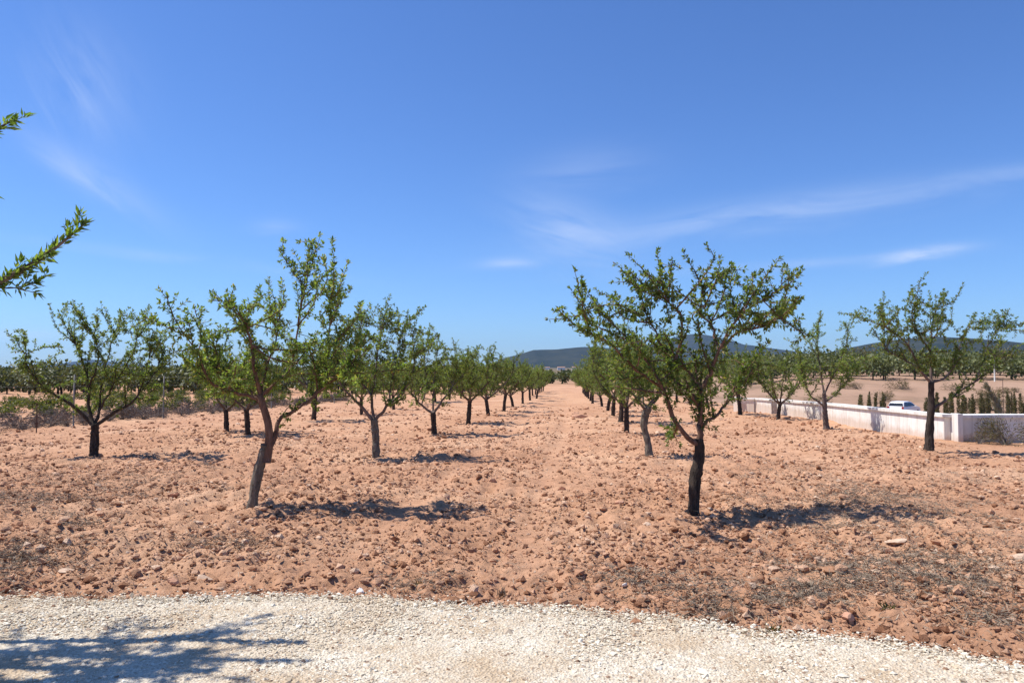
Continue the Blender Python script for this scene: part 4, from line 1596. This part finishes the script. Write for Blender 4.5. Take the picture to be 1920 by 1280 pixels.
# ------------------------------------------------------------------ parked white car
def car(px, d, rz):
    x = (px - 960) / F * d
    z = float(h0(x, d))
    root = empty('parked_car', (x, d, z), rz)
    prof = [(-2.0, 0.42), (-2.05, 0.75), (-1.98, 0.98), (-1.75, 1.40), (-1.45, 1.50), (-0.3, 1.52), (0.25, 1.44), (0.95, 1.02), (1.75, 0.88), (2.0, 0.68), (2.02, 0.35), (1.6, 0.28), (-1.7, 0.28)]
    w_low, w_top = 0.86, 0.64

    def half(zv):
        return w_low if zv < 0.95 else w_low + (w_top - w_low) * min(1, (zv - 0.95) / 0.55)
    n = len(prof)
    V_ = [(-half(q[1]), q[0], q[1]) for q in prof] + [(half(q[1]), q[0], q[1]) for q in prof]
    me = bpy.data.meshes.new('body')
    fs = [list(range(n))[::-1], list(range(n, 2 * n))] + [[i, (i + 1) % n, n + (i + 1) % n, n + i] for i in range(n)]
    me.from_pydata(V_, [], fs)
    me.update()
    body = link('body', me, M['car_paint'], root)
    bv = body.modifiers.new('bevel', 'BEVEL')
    bv.width = 0.06
    bv.segments = 3
    for nm, pts in (('windscreen', [(-0.60, 0.33, 1.395), (0.60, 0.33, 1.395), (0.74, 0.88, 1.075), (-0.74, 0.88, 1.075)]),
                    ('rear_window', [(-0.62, -1.79, 1.36), (0.62, -1.79, 1.36), (0.74, -1.955, 1.06), (-0.74, -1.955, 1.06)])):
        p = np.array(pts)
        nn = unit(np.cross(p[1] - p[0], p[2] - p[0]))
        if nn[2] < 0:
            nn = -nn
        q = np.concatenate([p + nn * 0.015, p - nn * 0.02])
        mb = MB()
        mb.add(q, [[0, 1, 2, 3], [4, 7, 6, 5], [0, 4, 5, 1], [1, 5, 6, 2], [2, 6, 7, 3], [3, 7, 4, 0]])
        mb.build(nm, M['car_glass'], root)
    for s in (-1, 1):
        for a0, a1, b0, b1_ in ((-1.6, -0.75, -1.75, -0.75), (-0.68, 0.18, -0.68, 0.72)):
            p = np.array([(s * 0.665, a0 + 0.08, 1.42), (s * 0.665, a1, 1.42 if a1 < 0 else 1.38), (s * 0.845, b1_, 1.03), (s * 0.845, b0, 1.03)])
            q = np.concatenate([p + np.array([s * 0.012, 0, 0.003]), p - np.array([s * 0.03, 0, 0])])
            mb = MB()
            mb.add(q, [[0, 1, 2, 3], [4, 7, 6, 5], [0, 4, 5, 1], [1, 5, 6, 2], [2, 6, 7, 3], [3, 7, 4, 0]])
            mb.build('side_window', M['car_glass'], root)
        for yw in (-1.28, 1.28):
            mb = MB()
            mb.tube([(s * 0.68, yw, 0.31), (s * 0.86, yw, 0.31), (s * 0.875, yw, 0.31)], [0.31, 0.31, 0.27], 20)
            wh = mb.build('wheel', M['rubber'], root)
            mb = MB()
            mb.tube([(s * 0.86, yw, 0.31), (s * 0.885, yw, 0.31)], [0.19, 0.17], 16)
            mb.build('rim', M['rim'], wh)
        mb = MB()
        mb.box((s * 0.72, -2.03, 0.88), (0.2, 0.06, 0.26))
        mb.build('tail_lamp', M['lamp_red'], root)
        mb = MB()
        mb.box((s * 0.62, 1.95, 0.72), (0.34, 0.14, 0.14))
        mb.build('headlight', M['rim'], root)
        mb = MB()
        mb.box((s * 0.95, 0.55, 1.02), (0.16, 0.1, 0.11))
        mb.build('mirror', M['car_paint'], root)
    mb = MB()
    mb.box((0, -2.07, 0.62), (0.5, 0.02, 0.11))
    mb.build('number_plate', M['plate'], root)
    tag(root, 'white car parked beyond the low white wall among the young shrubs', 'car')


car(1693, 78, R(-50))


# ------------------------------------------------------------------ far belts of trees, houses, hills
def belt(name, label, spots, h, seed, m='olive', faces=260, leaf=0.5):
    rng = np.random.RandomState(seed)
    ps, ds, ls = [], [], []
    tr = MB()
    for x, y, s in spots:
        z = float(h0(x, y))
        hh = h * s
        c = np.array([x, y, z + hh * 0.58])
        d = unit(rng.randn(faces, 3))
        ps.append(c + d * np.array([hh * 0.52, hh * 0.52, hh * 0.42]) * (rng.rand(faces, 1) ** 0.45) * (0.75 + 0.5 * rng.rand(faces, 1)))
        ds.append(d + rng.randn(faces, 3) * 0.6)
        ls.append(leaf * (y / 130.0) ** 0.5 * rng.uniform(0.6, 1.4, faces))
        tr.tube([(x, y, z - 0.2), (x, y, z + hh * 0.45)], [0.13 * s, 0.08 * s], 5, False)
    v, f = leaves_mesh(np.concatenate(ps), np.concatenate(ds), np.concatenate(ls), np.concatenate(ls) * 0.75, rng)
    o = link(name, mesh_np(name, v, f), M[m])
    t_ = tr.build('trunks', M['bark_dark'], o)
    t_['kind'] = 'stuff'
    tag(o, label, 'trees', kind='stuff')


rr = random.Random(44)
left = []
for row, y0 in enumerate((88, 96, 105, 116, 130, 150, 185, 240)):
    x = -0.78 * y0
    while x < -0.02 * y0:
        left.append((x, y0 + rr.uniform(-3, 3) - x * 0.02, rr.uniform(0.75, 1.2)))
        x += rr.uniform(1.6, 3.0) * (y0 / 110)
belt('far_trees', 'dark green band of far trees along the left horizon', left, 3.4, 1)
right = []
for row, y0 in enumerate((118, 128, 140, 156, 176, 205)):
    x = 0.30 * y0
    while x < 0.82 * y0:
        right.append((x, y0 + rr.uniform(-2.5, 2.5), rr.uniform(0.75, 1.2)))
        x += rr.uniform(1.7, 3.1) * (y0 / 125)
belt('far_trees', 'green band of far orchard trees below the right hill', right, 3.9, 2)
mid = []
for row, y0 in enumerate((170, 230, 330, 480)):
    x = -0.05 * y0
    while x < 0.36 * y0:
        mid.append((x, y0 + rr.uniform(-6, 6), rr.uniform(0.6, 1.1)))
        x += rr.uniform(1.8, 4) * (y0 / 150)
belt('far_trees', 'low dark scrub and trees beyond the end of the lane', mid, 2.6, 3)
# dark pine standing out of the right belt
for px, pyt, d, lb in ((1897, 640, 125, 'dark pine rising above the far trees at the right edge'), (1608, 648, 135, 'dark rounded tree at the left end of the right tree band')):
    p = P(px, pyt, d)
    z = float(ground_z(p[0], p[1]))
    h = p[2] - z
    root = empty('pine_tree', (p[0], p[1], z))
    rng = np.random.RandomState(int(px))
    n = 900
    dd = unit(rng.randn(n, 3))
    lob = rng.randn(9, 3) * np.array([h * 0.22, h * 0.22, h * 0.12]) + np.array([0, 0, h * 0.66])
    pos = lob[rng.randint(9, size=n)] + dd * h * 0.2 * rng.rand(n, 1) ** 0.4
    ln = rng.uniform(0.2, 0.45, n)
    v, f = leaves_mesh(pos, dd + rng.randn(n, 3) * 0.4, ln, ln * 0.5, rng)
    link('crown', mesh_np('crown', v, f), M['cypress'], root)
    mb = MB()
    mb.tube([(0, 0, -0.2), (0.05, 0, h * 0.4), (0, 0, h * 0.75)], [0.16, 0.12, 0.05], 7)
    mb.build('trunk', M['bark_dark'], root, True)
    tag(root, lb, 'tree')


def house(px, d, w, h, label):
    x = (px - 960) / F * d
    z = float(h0(x, d)) - 0.5
    root = empty('far_house', (x, d, z))
    mb = MB()
    mb.box((0, 0, h / 2), (w, w * 0.55, h))
    mb.build('wall', M['house'], root)
    rb = MB()
    a, c = w / 2 + 0.4, w * 0.275 + 0.4
    rb.add([(-a, -c, h + 0.02), (a, -c, h + 0.02), (a, c, h + 0.02), (-a, c, h + 0.02), (-a, 0, h + w * 0.10), (a, 0, h + w * 0.10)],
           [[0, 1, 5, 4], [2, 3, 4, 5], [0, 3, 2, 1]])
    rb.add([(-a, -c, h + 0.02), (-a, 0, h + w * 0.10), (-a, c, h + 0.02), (a, -c, h + 0.02), (a, c, h + 0.02), (a, 0, h + w * 0.10)], [[0, 1, 2], [3, 4, 5]])
    rb.build('roof', M['roof'], root)
    tag(root, label, 'house', 'far houses below the hill')


for px, d, w, h, lb in ((1052, 1500, 15, 6, 'tiny far white house below the hill, left of two at the lane end'), (1080, 1650, 18, 6, 'tiny far white house below the hill, right of two at the lane end'),
                        (1026, 1800, 12, 5, 'tiny far white house just above the row end left of the lane')):
    house(px, d, w, h, lb)


def hills(name, prof, D, depth, seed, rough=0.10):
    """a wooded ridge: skyline heights along its length, falling to the plain in front and behind"""
    pxs = np.array([a for a, _ in prof], float)
    hs = np.array([(688 - b_) / F * D for _, b_ in prof], float)
    nx, ny = 150, 44
    px = np.linspace(pxs[0], pxs[-1], nx)
    X0 = (px - 960) / F * D
    H = np.interp(px, pxs, hs)
    t = np.linspace(-1, 1, ny)
    X = np.repeat(X0[None], ny, 0)
    Y = D + t[:, None] * depth + 0 * X
    fall = np.clip(1 - np.abs(t) ** 1.6, 0, 1)[:, None]
    nz = (vnoise(X / 260, Y / 260, seed) - 0.5) * 1.0 + (vnoise(X / 110, Y / 110, seed + 1) - 0.5) * 0.5 + (vnoise(X / 40, Y / 40, seed + 2) - 0.5) * 0.12
    Z = (H[None] + 2) * fall * (1 + rough * 2.2 * nz * (1 - fall ** 3)) + (vnoise(X / 60, Y / 60, seed + 5) - 0.5) * 0.015 * D * 0.06 * (fall > 0) - 6 * (1 - fall)
    v = np.stack([X, Y, Z], -1).reshape(-1, 3)
    i = np.arange(ny - 1)[:, None] * nx
    j = np.arange(nx - 1)[None]
    q = np.stack([i + j, i + j + 1, i + nx + j + 1, i + nx + j], -1).reshape(-1, 4)
    tag(link(name, mesh_np(name, v, q, True), M['hill']), kind='structure')


hills('hills', [(915, 690), (945, 672), (975, 664), (1000, 656), (1040, 655), (1075, 652), (1110, 650), (1160, 655), (1200, 668), (1240, 690)], 3600, 700, 3)
hills('hills', [(1060, 692), (1120, 668), (1180, 655), (1230, 642), (1262, 633), (1290, 627), (1305, 625), (1330, 632), (1380, 645), (1450, 655), (1540, 668), (1620, 690)], 5200, 1100, 11)
hills('hills', [(1500, 692), (1560, 664), (1605, 651), (1650, 642), (1700, 635), (1740, 631), (1790, 634), (1850, 638), (1900, 648), (2000, 662), (2140, 690)], 2400, 600, 21)
hills('hills', [(40, 691), (110, 684), (150, 678), (175, 674), (200, 678), (250, 684), (330, 691)], 7600, 700, 31)

# ------------------------------------------------------------------ air
hz = MB()
hz.box((0, 3900, 138), (19600, 10200, 300))
hm = bpy.data.materials.new('haze_air')
hm.use_nodes = True
hm.node_tree.nodes.clear()
pv = hm.node_tree.nodes.new('ShaderNodeVolumePrincipled')
pv.inputs['Color'].default_value = (0.38, 0.62, 1.0, 1)
pv.inputs['Density'].default_value = 0.00005
pv.inputs['Anisotropy'].default_value = 0.2
ho = hm.node_tree.nodes.new('ShaderNodeOutputMaterial')
hm.node_tree.links.new(pv.outputs[0], ho.inputs['Volume'])
o = hz.build('haze', hm)
tag(o, 'thin bluish haze of the air over the plain', 'haze', kind='stuff')
